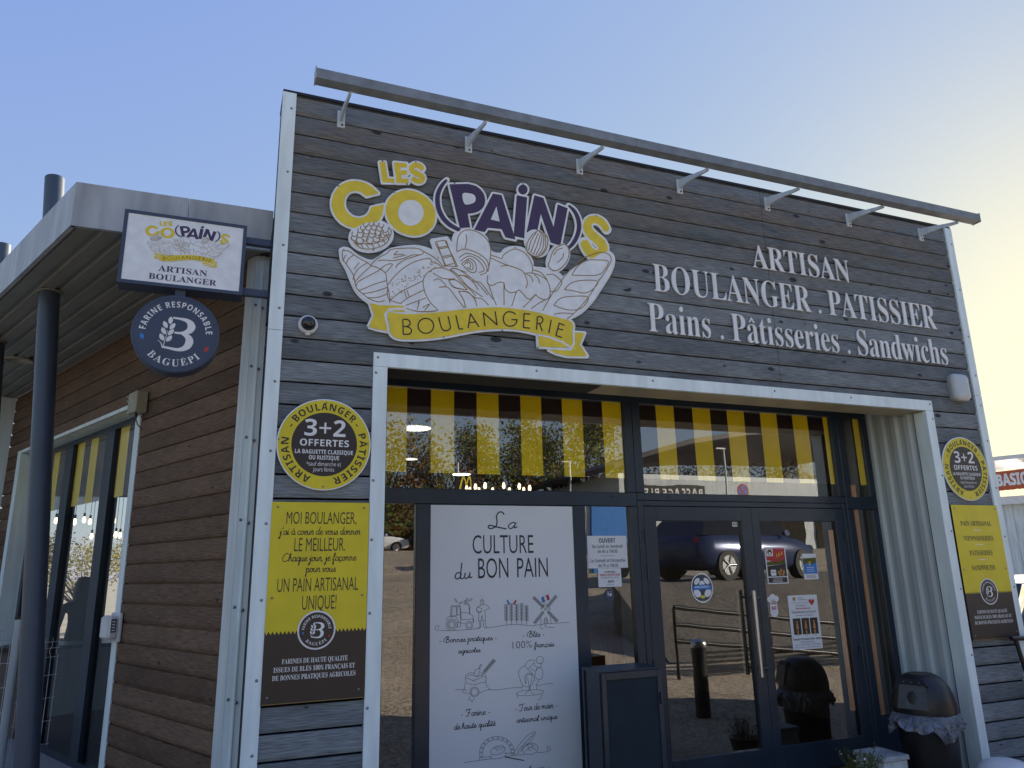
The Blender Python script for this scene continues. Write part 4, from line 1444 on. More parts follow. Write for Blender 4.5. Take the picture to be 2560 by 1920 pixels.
# ================================================================== things fixed to the facade
t = thing('light_rail', 'long grey aluminium lighting rail on curved brackets above the top of the facade', 'light rail', (3.3, -.43, 5.0))
b = MB()
pr = [(-.043, .034), (-.025, .045), (.032, .045), (.043, .034), (.043, -.038), (.025, -.043), (-.04, -.036)]
for x0, x1 in ((.18, 2.6), (2.603, 4.95), (4.953, 6.41)):
    b.sweep([(p, q) for p, q in pr], Vector((0, -.43, 4.945)), Y, Z, X, x0, x1, 'alud', True)
b.build('rail', t)
for x0 in (.172, 6.4105):
    b = MB()
    b.box(x0, x0 + .0075, -.474, -.386, 4.900, 4.992, 'alu')
    b.build('end_cap', t)
for x in (.411, 1.384, 2.344, 3.315, 4.26, 5.238, 6.193):
    b = MB()
    b.box(x - .028, x + .028, -.002, .009, 4.938 - .06, 4.938 + .075, 'zinc')
    arm = sm([(-.004, 4.965), (-.10, 4.955), (-.22, 4.93), (-.33, 4.905), (-.40, 4.893)], 4)
    w0 = [.088, .058, .038, .030, .027]
    up, dn = [], []
    for i, (yy, zz) in enumerate(arm):
        q = i / (len(arm) - 1) * 4
        k = min(int(q), 3)
        w = (w0[k] + (w0[k + 1] - w0[k]) * (q - k)) / 2
        up.append((yy, zz + w))
        dn.append((yy, zz - w))
    ring = up + dn[::-1]
    n = len(up)
    vs = [(x + s, p, q) for s in (-.008, .008) for p, q in ring]
    m2 = len(ring)
    fs = [(i, i + 1, m2 - 2 - i, m2 - 1 - i) for i in range(n - 1)]
    fs += [tuple(j + m2 for j in f[::-1]) for f in fs]
    fs += [(i, i + m2, (i + 1) % m2 + m2, (i + 1) % m2) for i in range(m2)]
    b.add(vs, fs, 'zinc')
    for z in (4.90, 4.995):
        b.lathe([(0, .005), (.007, .004), (.008, 0)], (x + .008, -.003, z), 'dark', 8, 'y')
    b.build('bracket', t)

t = thing('dome_camera', 'white and black dome security camera on the grey boards', 'security camera', (.25, 0, 3.36))
b = MB()
b.lathe([(.064, 0), (.064, .022), (.058, .034), (.046, .036), (.046, 0)], (.25, .006, 3.352), 'white2', 40, 'y')
b.box(.235, .265, -.022, .004, 3.278, 3.292, 'white2')
b.build('housing', t)
b = MB()
b.lathe([(.046, .03), (.044, .048), (.036, .066), (.022, .077), (0, .081)], (.25, .006, 3.356), 'smoked', 32, 'y')
b.build('dome', t)

t = thing('wall_lamp', 'pale rounded square floodlight on the boards at the upper right', 'wall lamp', (6.31, 0, 3.36))
def rsq(hw, hh, r, n=6):
    out = []
    for cx, cz, a in ((hw - r, hh - r, 0), (-hw + r, hh - r, 90), (-hw + r, -hh + r, 180), (hw - r, -hh + r, 270)):
        out += [(cx + r * math.cos(R(a + 90 * i / n)), cz + r * math.sin(R(a + 90 * i / n))) for i in range(n + 1)]
    return out


def pillow(cx, y0, cz, rings, m, name, parent):
    vs, fs = [], []
    for hw, hh, r, y in rings:
        vs += [(cx + p, y0 + y, cz + q) for p, q in rsq(hw, hh, r)]
    n = len(rsq(1, 1, .3))
    for i in range(len(rings) - 1):
        fs += [(i * n + j, i * n + (j + 1) % n, i * n + n + (j + 1) % n, i * n + n + j) for j in range(n)]
    bb = MB()
    bb.add(vs, fs, m, True)
    bb.add(vs[-n:], [tuple(range(n))], m, True)
    return bb.build(name, parent)


pillow(6.318, 0, 3.352, [(.100, .128, .04, .010), (.104, .132, .045, -.02), (.104, .132, .045, -.045), (.096, .124, .042, -.052)], 'alu', 'housing', t)
pillow(6.318, 0, 3.352, [(.098, .126, .042, -.0525), (.094, .120, .042, -.066), (.070, .095, .04, -.073), (.03, .045, .02, -.075)], 'lens', 'lens', t)

# ------------------------------------------------------------------ poster in the shopfront, notices and stickers on the glass
YP = .694
t = thing('tall_poster', 'tall white poster headed La CULTURE du BON PAIN in the shopfront', 'poster', (1.88, .70, .2))
b = MB()
b.box(1.288, 2.489, .6845, .699, .155, 2.2395, 'poster', .003)
b.build('sheet', t)
a = Art((0, .6842, 0), step=.0009)
py = lambda x, y: (P(x, y, .684).x, P(x, y, .684).z)
ZF, ZG, ZP = zt(1070, 1460, .16275), zt(1070, 1630, .17479), zt(1000, 1230, .416)
mpp = lambda p: py(p[0], p[1])


def ptext(s, p0, p1, cap, style, w=None, bold=0.0, spacing=1.0):
    """lettering between two photo points of its baseline, cap height in photo pixels"""
    u0, u1 = py(*p0), py(*p1)
    h = py(p0[0], p0[1] - cap)[1] - u0[1]
    if style == SCRIPT:
        a.hand(s, (u0[0] + u1[0]) / 2, (u0[1] + u1[1]) / 2, u1[0] - u0[0], h * .46, 'ink', 1, .0050)
    else:
        a.text(s, (u0[0] + u1[0]) / 2, (u0[1] + u1[1]) / 2, u1[0] - u0[0], h, 'ink', 1, style, bold=bold, spacing=spacing)


ln = []
ln.append((sm(ZP([(625, 135), (615, 122), (595, 122), (580, 145), (583, 180), (575, 208), (545, 220), (530, 212), (540, 200), (580, 210), (640, 222)])), 3.2))
ln.append((sm(ZP([(700, 190), (680, 183), (658, 195), (652, 212), (668, 220), (690, 200)])), 2.8))
ln.append((sm(ZP([(692, 190), (688, 215), (705, 208)])), 2.8))
ln.append((sm(ZP([(368, 490), (345, 485), (332, 505), (338, 522), (358, 515), (370, 490)])), 3.0))
ln.append((sm(ZP([(372, 425), (364, 500), (368, 522), (385, 515)])), 3.0))
ln.append((sm(ZP([(393, 485), (388, 510), (400, 520), (418, 500), (420, 485), (418, 515), (435, 508)])), 3.0))
a.polys(sum((stroke(l, w) for l, w in ln), []), 'ink', 1, 0, mpp)
for s, p0, p1, cap in (('CULTURE', (436, 372), (803, 366), 112), ('BON', (470, 520), (652, 516), 122), ('PAIN', (705, 514), (890, 510), 118)):
    ptext(s, ZP([p0])[0], ZP([p1])[0], cap * .416, None, bold=-.004)
for s, p0, p1, cap in (('- Bonnes pratiques -', (165, 898), (1060, 866), 95), ('agricoles', (462, 1065), (805, 1045), 80), ('- Blés -', (1445, 822), (1795, 802), 95), ('français', (1632, 972), (1935, 958), 88)):
    ptext(s, ZF([p0])[0], ZF([p1])[0], cap * .16275, SCRIPT, bold=.01)
ptext('100%', ZF([(1300, 995)])[0], ZF([(1600, 975)])[0], 110 * .16275, None, bold=-.012)
for s, p0, p1, cap in (('- Farine -', (465, 920), (890, 895), 100), ('de haute qualité', (370, 1105), (965, 1060), 95), ('- Tour de main -', (1240, 845), (1855, 800), 100), ('artisanal unique', (1265, 1005), (1850, 960), 85), ('au bon goût et au levain -', (700, 1780), (1740, 1715), 95)):
    ptext(s, ZG([p0])[0], ZG([p1])[0], cap * .17479, SCRIPT, bold=.01)
D = []
f_ = lambda pts, n=4: D.append(sm(ZF(pts), n))
g_ = lambda pts, n=4: D.append(sm(ZG(pts), n))
F_ = lambda pts: D.append(ZF(pts))
G_ = lambda pts: D.append(ZG(pts))
fe = lambda x, y, rx, ry=None: D.append((lambda e: e + [e[0]])(ell(*ZF([(x, y)])[0], rx * .16275, (ry or rx) * .16275, 22)))
ge = lambda x, y, rx, ry=None, rot=0: D.append((lambda e: e + [e[0]])(ell(*ZG([(x, y)])[0], rx * .17479, (ry or rx) * .17479, 22, rot)))
f_([(165, 680), (165, 645), (130, 640), (112, 675), (140, 710), (360, 715), (540, 705), (750, 685)])
f_([(900, 665), (1010, 660), (1200, 630), (1370, 622), (1600, 640), (1720, 622), (1900, 605), (2175, 590)])
fe(362, 625, 84, 92), fe(362, 625, 60, 66), fe(362, 625, 40, 46), fe(632, 635, 55, 62), fe(632, 635, 34, 40)
F_([(345, 495), (355, 335), (495, 330), (510, 530)]), F_([(365, 485), (372, 350), (435, 348), (440, 480)]), F_([(450, 480), (448, 348), (485, 345), (500, 480)]), F_([(345, 495), (500, 470)])
f_([(280, 550), (300, 510), (400, 500), (440, 520), (470, 590)]), f_([(510, 440), (580, 440), (650, 465), (690, 495), (690, 590)]), F_([(500, 545), (700, 540), (705, 590), (685, 590)]), F_([(500, 600), (575, 605)]), F_([(635, 455), (635, 370), (628, 370), (628, 355), (648, 355), (648, 370), (642, 370), (642, 458)]), F_([(455, 590), (455, 660), (500, 660), (500, 590), (455, 590)]), F_([(500, 480), (500, 590)])
fe(830, 268, 24, 30), f_([(806, 300), (815, 325), (845, 322), (852, 300)]), f_([(810, 325), (770, 350), (742, 405), (790, 440), (830, 420)]), f_([(855, 312), (900, 320), (935, 370), (850, 415)]), F_([(780, 440), (778, 565), (815, 565), (828, 480), (845, 560), (880, 560), (875, 420)]), F_([(782, 570), (800, 650), (755, 685), (790, 682), (808, 660), (812, 570)]), F_([(845, 565), (850, 650), (880, 680), (905, 670), (885, 640), (878, 560)]), F_([(760, 350), (830, 380), (800, 440), (745, 410), (760, 350)]), F_([(805, 260), (855, 258)])
WH = []


def ear(x0, y0, x1, y1, n, s, z):
    """ear of wheat from its stalk end to its tip, leaf by leaf"""
    (ax, ay), (bx, by) = z([(x0, y0)])[0], z([(x1, y1)])[0]
    L = math.hypot(bx - ax, by - ay)
    dx, dy = (bx - ax) / L, (by - ay) / L
    D.append([(ax, ay), (bx, by)])
    for i in range(n):
        q = .22 + .74 * i / (n - 1)
        cx, cy = ax + (bx - ax) * q, ay + (by - ay) * q
        for sd in (-1, 1):
            ox, oy = -dy * sd, dx * sd
            p0, p2 = (cx, cy), (cx + ox * s * .7 + dx * s * 1.1, cy + oy * s * .7 + dy * s * 1.1)
            p1, p3 = (cx + ox * s * .85 + dx * s * .25, cy + oy * s * .85 + dy * s * .25), (cx + ox * s * .1 + dx * s * .75, cy + oy * s * .1 + dy * s * .75)
            D.append([p0, p1, p2, p3, p0])


for x, y in ((1200, 335), (1278, 318), (1360, 328), (1436, 318), (1512, 350)):
    ear(x + 4, 625, x, y, 6, 5.0, ZF)
for x1, y1 in ((1630, 215), (1960, 195), (1645, 590), (1975, 560)):
    ear(1805, 385, x1, y1, 6, 4.6, ZF)
F_([(1735, 520), (1732, 615)]), F_([(1880, 500), (1892, 610)]), f_([(1780, 615), (1785, 540), (1808, 515), (1832, 540), (1840, 612)]), f_([(1795, 612), (1797, 550), (1808, 535), (1822, 550), (1824, 612)]), f_([(1760, 625), (1722, 650), (1740, 685), (1775, 688)]), f_([(1815, 620), (1795, 650), (1860, 665), (1935, 668)]), F_([(1775, 320), (1800, 290), (1880, 385), (1865, 400), (1800, 330), (1740, 395), (1730, 380), (1775, 320)])
for x, y, an in ((428, 255, 60), (505, 288, -20), (568, 285, 80), (592, 248, -65), (615, 310, 50), (650, 245, -30)):
    e = ell(*ZF([(x, y)])[0], 34 * .16275, 12 * .16275, 12, an)
    D.append(e + [e[0]])
g_([(535, 430), (540, 340), (590, 300), (660, 300)]), g_([(750, 290), (810, 320), (830, 350), (825, 430)]), g_([(560, 350), (620, 325), (700, 345), (790, 330)]), g_([(540, 370), (600, 390), (690, 430)]), g_([(540, 435), (650, 470), (760, 440), (825, 425), (815, 350), (700, 390), (630, 410)]), g_([(530, 440), (520, 530), (500, 575), (600, 595)]), g_([(735, 585), (830, 550), (880, 535), (840, 490), (828, 430)])
ge(665, 570, 66, 70), ge(665, 570, 50, 54), G_([(605, 630), (580, 685), (610, 685), (630, 715), (665, 655)]), g_([(385, 545), (480, 535), (560, 548)]), g_([(880, 535), (1000, 540), (1180, 515), (1345, 505)]), g_([(1565, 482), (1700, 455), (1785, 450)])
G_([(655, 335), (680, 250), (745, 235), (740, 280), (710, 355), (655, 335)]), G_([(720, 235), (755, 175), (770, 180), (735, 240)])
ear(760, 340, 940, 125, 7, 5.2, ZG)
ge(1600, 115, 52, 52, -20), g_([(1550, 140), (1590, 165), (1645, 150)]), g_([(1525, 150), (1520, 190), (1560, 215), (1600, 220), (1630, 170)]), g_([(1380, 200), (1420, 140), (1480, 115), (1540, 125)]), g_([(1380, 200), (1320, 240), (1295, 300), (1320, 400), (1350, 470), (1420, 500), (1480, 480), (1510, 400)]), g_([(1380, 195), (1440, 260), (1510, 330), (1530, 420)]), g_([(1390, 450), (1385, 350), (1430, 300), (1500, 330)]), g_([(1400, 460), (1405, 360), (1440, 320), (1490, 345), (1470, 440), (1455, 525)]), g_([(1600, 210), (1640, 270), (1625, 380), (1570, 390), (1530, 350), (1550, 260), (1600, 215)]), g_([(1590, 390), (1560, 460), (1540, 465)]), g_([(1430, 240), (1520, 150)]), g_([(1460, 230), (1530, 270), (1560, 220)]), G_([(1355, 470), (1340, 545)]), G_([(1555, 460), (1558, 535)]), g_([(1425, 370), (1440, 470), (1445, 540), (1380, 600)]), g_([(1455, 520), (1470, 570), (1520, 598)])
ge(1458, 582, 198, 40, -5), g_([(1268, 600), (1275, 630), (1290, 655)]), g_([(1640, 600), (1610, 660), (1575, 690)])
for i in range(11):
    t0, t1 = R(196 - i * 18.5), R(196 - i * 18.5 - 15.5)
    cx, cy, r0, r1 = 985, 1440, 205, 250
    kx_, ky_ = (1.0, .93)
    D.append(ZG([(cx + r0 * math.cos(t0), cy - r0 * ky_ * math.sin(t0)), (cx + r1 * math.cos(t0), cy - r1 * ky_ * math.sin(t0)), (cx + r1 * math.cos(t1), cy - r1 * ky_ * math.sin(t1)), (cx + r0 * math.cos(t1), cy - r0 * ky_ * math.sin(t1)), (cx + r0 * math.cos(t0), cy - r0 * ky_ * math.sin(t0))]))
ge(1000, 1405, 108, 58, -18)
for i in range(4):
    g_([(940 + i * 40, 1370 - i * 5), (970 + i * 36, 1385 - i * 8), (985 + i * 36, 1420 - i * 10)])
g_([(1105, 1430), (1095, 1495), (960, 1530), (885, 1505), (920, 1475)]), G_([(735, 1510), (735, 1548), (915, 1525)]), G_([(735, 1510), (900, 1495)]), G_([(1110, 1450), (1230, 1440)]), G_([(1100, 1495), (1240, 1475)])
g_([(1215, 1480), (1230, 1430), (1340, 1280), (1440, 1180), (1520, 1140), (1535, 1160), (1460, 1280), (1340, 1400), (1240, 1480)])
for i in range(5):
    g_([(1275 + i * 50, 1420 - i * 52), (1320 + i * 45, 1380 - i * 50), (1345 + i * 44, 1340 - i * 46)])
ge(1462, 1385, 112, 82, -10), g_([(1400, 1420), (1440, 1370), (1420, 1330), (1500, 1320), (1480, 1370), (1540, 1390)]), g_([(1460, 1420), (1450, 1370), (1530, 1340)])
g_([(510, 1582), (700, 1555), (920, 1525)]), g_([(1560, 1440), (1700, 1425), (1745, 1395), (1740, 1350), (1705, 1350), (1705, 1390), (1725, 1395)]), G_([(1240, 1475), (1380, 1465)])
a.polys(sum((stroke(l, .95, False, 0) for l in D), []) + stroke(ZG([(1100, 1500), (1375, 1552)]), 2.6), 'ink', 1, 0, mpp)
lf2 = lambda x, y, an: ell(*ZF([(x, y)])[0], 44 * .16275, 15 * .16275, 14, an)
a.polys([lf2(1230, 278, 65)], 'blue', 1, 0, mpp)
a.polys([lf2(1335, 280, -62)], 'red', 1, 0, mpp)
a.polys([ZF([(1740, 210), (1780, 193), (1800, 268), (1760, 285)])], 'blue', 1.2, 0, mpp)
a.polys([ZF([(1810, 180), (1845, 163), (1868, 235), (1832, 252)])], 'red', 1.2, 0, mpp)
a.polys(stroke(ZF([(1740, 210), (1845, 163), (1868, 235), (1760, 285)]), .8, True, 0), 'ink', 1.4, 0, mpp)
a.build('printed_lettering', t)


def sheet(name, lab, cat, x0, x1, z0, z1, y=.7165, skew=0.0, m='poster'):
    t = thing(name, lab, cat, ((x0 + x1) / 2, y, z0))
    b = MB()
    b.add([(x0, y, z0), (x1, y, z0 - skew), (x1, y, z1 - skew), (x0, y, z1), (x0, y + .0012, z0), (x1, y + .0012, z0 - skew), (x1, y + .0012, z1 - skew), (x0, y + .0012, z1)], [(0, 1, 2, 3), (5, 4, 7, 6), (0, 3, 7, 4), (1, 5, 6, 2), (3, 2, 6, 7), (0, 4, 5, 1)], m)
    b.build('sheet', t)
    return t, Art((x0, y - .0006, z0), step=.0007)


t, a = sheet('opening_hours_notice', 'white paper notice headed OUVERT on the narrow window beside the door', 'notice', 2.628, 3.000, 1.742, 2.003)
w = .372
a.text('OUVERT', w / 2, .205, .155, .036, 'ink', 1, SANSB)
for s, z, ww in (('Du Lundi au Vendredi', .163, .285), ('de 6h à 19h30', .122, .185), ('Le Samedi et Dimanche', .048, .32), ('de 7h à 19h30', .008, .185)):
    a.text(s, w / 2, z, ww, .026, 'ink', 1, SANS, bold=.006)
a.polys([[(.12, .098), (.25, .098), (.25, .100), (.12, .100)]], 'ink', 1)
a.build('printed_lettering', t)
t, a = sheet('video_notice', 'small white notice reading ATTENTION VIDEO PROTECTION under the opening hours', 'notice', 2.714, 2.930, 1.592, 1.740, .7150)
a.text('ATTENTION', .108, .112, .10, .014, 'ink', 1, SANSB)
a.text('VIDEO PROTECTION', .108, .088, .185, .016, 'red', 1, SANSB)
for z in (.076, .068):
    a.text('établissement placé sous surveillance', .108, z, .16, .005, 'ink', 1, SANS)
a.text('NPS', .118, .032, .055, .020, 'ink', 1, SANSB)
a.text('VOTRE SÉCURITÉ', .108, .014, .075, .006, 'ink', 1, SANS)
a.build('printed_lettering', t)
t = thing('round_sticker', 'small round dark blue sticker on the narrow window', 'sticker', (2.812, .716, 1.53))
a = Art((2.812, .7165, 1.530), step=.0008)
a.polys([ell(0, 0, .046, .046, 28)], 'navy', 0, .0008)
a.build('disc', t)
a = Art((2.812, .7150, 1.530), step=.0008)
a.text('ha', 0, -.010, .035, .030, 'whitep', 1, SANSB)
a.text('boulangerie', 0, .022, .045, .006, 'whitep', 1, SANS)
a.build('printed_lettering', t)

t = thing('round_sticker', 'round white and blue baker sticker on the glass of the door next to the cabinet', 'sticker', (3.72, .716, 1.56))
a = Art((3.721, .7165, 1.560), step=.0006)
a.polys(stroke(ell(0, 0, .108, .120, 40), .010, True), 'whitep', 0, .0006)
a.polys([ell(0, 0, .094, .105, 36)], 'navy', .2)
a.build('disc', t)
a = Art((3.721, .7150, 1.560), step=.0006)
a.polys([ell(-.055, -.045, .040, .030, 16, -35), ell(.055, -.045, .040, .030, 16, 35), ell(-.05, .055, .035, .022, 14, 40), ell(.05, .055, .035, .022, 14, -40), ell(0, .03, .028, .03, 14)], 'whitep', .6)
a.polys([[(-.105, -.02), (-.09, .018), (0, .028), (.09, .018), (.105, -.02), (0, -.012)]], 'blue', 1.2)
a.text('BON APPÉTIT', 0, -.002, .15, .017, 'whitep', 1.8, SANSB)
a.polys([ell(0, -.075, .025, .013, 14)], 'sign_y', 1.2)
a.build('printed_lettering', t)

t, a = sheet('small_square_sticker', 'tiny white square sticker in the top corner of the door glass', 'sticker', 4.100, 4.155, 1.826 + .255, 1.866 + .255, .7165)
for x in (.012, .028, .043):
    a.polys([ell(x, .02, .005, .011, 10)], 'ink', 1)
a.build('printed_lettering', t)

t, a = sheet('show_poster', 'small red, green and black cabaret poster on the right door', 'poster', 4.430, 4.667, 1.572, 1.897)
a.polys([[(.012, .205), (.225, .205), (.225, .313), (.012, .313)]], 'red', .5)
a.polys([[(.012, .160), (.225, .175), (.225, .215), (.012, .195)]], 'leaf2', .8)
a.polys([[(.012, .065), (.225, .065), (.225, .175), (.012, .155)]], 'bin', .6)
a.polys([[(.012, .010), (.225, .010), (.225, .056), (.012, .056)]], 'brownp', .6)
a.polys([[(.018, .245), (.090, .245), (.090, .310), (.018, .310)]], 'whitep', 1)
a.polys([ell(.054, .278, .027, .027, 18)], 'leaf3', 1.5)
a.polys([ell(.054, .268, .012, .014, 14)], 'whitep', 2)
a.text('LA F', .165, .245, .075, .030, 'sign_y', 1.6, SANSB, slope=.25)
a.text('Cabaret', .118, .190, .13, .036, 'red', 2, SCRIPT, bold=.02, slope=.05)
a.polys([rsq(.030, .024, .008, 3)] and [[(x + .075, z + .098) for x, z in rsq(.030, .026, .008, 3)]], 'whitep', 1.5)
a.text('SAMEDI 19', .075, .096, .045, .012, 'ink', 2, SANSB)
for i, (x, z) in enumerate(((.135, .10), (.165, .115), (.195, .105), (.15, .085), (.185, .08))):
    a.polys([ell(x, z, .012, .017, 12)], 'oak', 1.2)
for z in (.042, .030, .019):
    a.polys([[(.06, z), (.17, z), (.17, z + .003), (.06, z + .003)]], 'whitep', 1.2)
a.build('printed_lettering', t)

t, a = sheet('blue_flyer', 'small blue flyer on the right door near its hinges', 'flyer', 4.853, 5.021, 1.602, 1.833)
a.polys([[(.006, .05), (.162, .05), (.162, .224), (.006, .224)]], 'blue', .5)
a.polys([[(.006, .125), (.05, .15), (.1, .132), (.162, .155), (.162, .205), (.006, .205)]], 'leaf2', 1)
a.polys([[(.006, .19), (.162, .195), (.162, .224), (.006, .224)]], 'whitep', 1.2)
for z in (.105, .088, .07):
    a.polys([[(.04, z), (.13, z), (.13, z + .004), (.04, z + .004)]], 'whitep', 1.4)
for x, z in ((.08, .155), (.085, .142), (.078, .128)):
    a.polys([ell(x, z, .014, .005, 10)], 'sign_y', 1.6)
for z in (.035, .024, .013):
    a.polys([[(.03, z), (.14, z), (.14, z + .003), (.03, z + .003)]], 'ink', 1)
a.build('printed_lettering', t)

t, a = sheet('concert_poster', 'tall white poster reading Spectacle pour un Sourire on the right door', 'poster', 4.634, 4.974, .998, 1.465, .7165, .0)
a.text('Ville de', .145, .438, .055, .010, 'ink', 1, SANS)
a.text('La Verpillière', .165, .424, .10, .010, 'ink', 1, SANS)
a.polys([[(.055, .425), (.062, .420), (.080, .420), (.087, .425), (.087, .450), (.055, .450)]], 'oak', 1)
hp = [(.270 + .034 * (16 * math.sin(R(x)) ** 3) / 16, .405 + .033 * (13 * math.cos(R(x)) - 5 * math.cos(R(2 * x)) - 2 * math.cos(R(3 * x)) - math.cos(R(4 * x))) / 16) for x in range(0, 360, 12)]
a.polys([hp], 'red', 1)
a.text('en partenariat avec les associations', .13, .398, .18, .007, 'ink', 1, SANS)
a.text('vous propose', .14, .375, .13, .012, 'ink', 1, SCRIPT)
a.text('Benoît', .12, .345, .075, .015, 'red', 1, SANSB)
a.text('Rosemont', .205, .345, .085, .015, 'red', 1, SANSB)
a.text('"Spectacle pour un Sourire"', .170, .312, .285, .020, 'ink', 1, SANS, bold=.004)
a.text('au profit de l\'enfance', .165, .288, .20, .010, 'ink', 1, SANS)
for i in range(3):
    x = .03 + i * .098
    a.polys([[(x, .128), (x + .088, .128), (x + .088, .268), (x, .268)]], 'bin', 1)
    a.polys([ell(x + .045, .235, .009, .012, 12), [(x + .030, .175), (x + .060, .175), (x + .055, .222), (x + .036, .222)], ell(x + .045, .15, .01, .02, 10)], 'oak', 1.8)
    a.text('AVEC', x + .044, .116, .04, .006, 'ink', 1, SANS)
a.text('Samedi 19 Octobre 2024 - 20h30', .172, .080, .315, .017, 'ink', 1, SANSB)
a.text('SALLE DES FÊTES', .172, .055, .15, .013, 'ink', 1, SANS, bold=.004)
a.text('Place du Docteur Ogier - La Verpillière', .172, .036, .29, .009, 'ink', 1, SANS)
a.text('Entrée : 10 euros - renseignements en mairie', .172, .015, .30, .008, 'ink', 1, SANS)
a.build('printed_lettering', t)

t = thing('hat_sticker', 'white chef hat shaped sticker with red figures on the right door', 'sticker', (4.47, .716, 1.29))
a = Art((4.468, .7165, 1.385), step=.0007)
a.polys([ell(-.035, .055, .030, .026, 16), ell(0, .070, .036, .032, 16), ell(.036, .058, .030, .026, 16), [(-.040, .03), (.040, .03), (.044, -.06), (-.044, -.06)], ell(0, -.055, .045, .042, 20)], 'poster', 0, .0006)
a.build('sheet', t)
a = Art((4.468, .7150, 1.385), step=.0007)
a.text('merci', 0, .045, .055, .013, 'red', 1, SCRIPT)
a.text('nutella', 0, .012, .065, .017, 'red', 1, SANSB)
a.text('60', 0, -.036, .050, .032, 'red', 1, SANSB)
a.text('ans', 0, -.058, .02, .008, 'red', 1, SANS)
a.build('printed_lettering', t)

# ================================================================== things on the ground by the shop
t = thing('steel_cabinet', 'dark grey steel cabinet standing in front of the shopfront between poster and door', 'cabinet', (2.64, .1, 0))
cx0, cx1, cy0, cy1, cz = 2.395, 2.893, .150, .455, 1.030
b = MB()
b.box(cx0, cx1, cy0, cy1, cz - .012, cz, 'anth', .003)
b.box(cx0 + .004, cx1 - .004, cy0 + .004, cy1 - .004, .03, cz - .0125, 'anth')
b.build('body', t)
b = MB()
for x0, x1, z0, z1 in ((cx0 + .002, cx0 + .038, .03, cz - .014), (cx1 - .038, cx1 - .002, .03, cz - .014), (cx0 + .039, cx1 - .039, cz - .062, cz - .014), (cx0 + .039, cx1 - .039, .03, .09)):
    b.box(x0, x1, cy0 - .012, cy0 + .003, z0, z1, 'anth', .002)
b.box(cx0 + .0385, cx1 - .0385, cy0 - .003, cy0 + .002, .091, cz - .063, 'meshd')
b.build('door', t)
b = MB()
b.box(cx1 - .028, cx1 - .010, cy0 - .030, cy0 - .0125, .78, .86, 'anth', .003)
b.build('latch', t)
b = MB()
for y0, y1 in ((cy0 + .01, cy0 + .04), (cy1 - .05, cy1 - .02)):
    b.box(cx0 - .006, cx0 + .003, y0, y1, .03, cz - .02, 'anth', .002)
b.build('side_rail', t)

# dome topped litter bin
BX, BY = 5.325, .03
t = thing('litter_bin', 'black round litter bin with dome lid and grey flap in front of the ribbed wall', 'litter bin', (BX, BY, 0))
b = MB()
b.lathe([(.19, 0), (.20, .01), (.222, .50), (.226, .52)], (BX, BY, 0), 'bin', 40)
b.build('body', t)
b = MB()
prof = [(.236, .535), (.240, .56), (.237, .62), (.226, .68), (.205, .74), (.172, .79), (.130, .825), (.095, .840), (.080, .838), (0, .834)]
b.lathe(prof, (BX, BY, 0), 'bin', 48)
b.build('lid', t)
fa_ = R(200)                                         # flap faces the camera's left
U2, N2 = Vector((-math.sin(fa_), math.cos(fa_), 0)), Vector((math.cos(fa_), math.sin(fa_), 0))
c = Vector((BX, BY, 0))
b = MB()
q = [c + N2 * .233 - U2 * .115 + Z * .585, c + N2 * .233 + U2 * .115 + Z * .585, c + N2 * .186 + U2 * .095 + Z * .768, c + N2 * .186 - U2 * .095 + Z * .768]
q2 = [p + N2 * .012 + Z * .004 for p in q]
q1 = [p - N2 * .06 for p in q]
b.add(q2 + q1, [(0, 1, 2, 3), (0, 4, 5, 1), (1, 5, 6, 2), (2, 6, 7, 3), (3, 7, 4, 0)], 'flap')
b.build('flap', t)
b = MB()
q = [c + N2 * .205 - U2 * .115 + Z * .769, c + N2 * .205 + U2 * .115 + Z * .769, c + N2 * .165 + U2 * .085 + Z * .806, c + N2 * .165 - U2 * .085 + Z * .806]
q1 = [p - N2 * .08 - Z * .02 for p in q]
b.add(q + q1, [(0, 1, 2, 3), (0, 4, 5, 1), (1, 5, 6, 2), (2, 6, 7, 3), (3, 7, 4, 0)], 'rubber')
for i in (-.06, 0, .06):
    p = c + N2 * .195 + U2 * i + Z * .787
    b.tube([p - N2 * .006, p + N2 * .006], .005, 'screw', 6)
b.build('hinge_strip', t)
random.seed(11)
b = MB()
vs, fs = [], []
nA, nR = 96, 9
for i in range(nR):
    f = i / (nR - 1)
    for j in range(nA):
        th = 2 * math.pi * j / nA
        tail = max(0, math.cos(th - R(195))) ** 3
        drop = .13 + .045 * math.sin(3 * th + 1) + .03 * math.sin(7 * th + 2)
        rr = .232 + .032 * math.sin(f * math.pi * .75) + f * (.014 * math.sin(9 * th + 3 * f) + .012 * math.sin(17 * th + 5 * f + 1) + .010 * math.sin(29 * th - 4 * f)) + tail * .085 * f + random.uniform(-.012, .012) * math.sin(f * 3.0)
        vs.append((BX + rr * math.cos(th), BY + rr * math.sin(th), .548 - drop * f + .012 * f * math.sin(13 * th + 6 * f)))
for i in range(nR - 1):
    for j in range(nA):
        fs.append((i * nA + j, (i + 1) * nA + j, (i + 1) * nA + (j + 1) % nA, i * nA + (j + 1) % nA))
b.add(vs, fs, 'bag', False)
b.build('bin_liner', t)

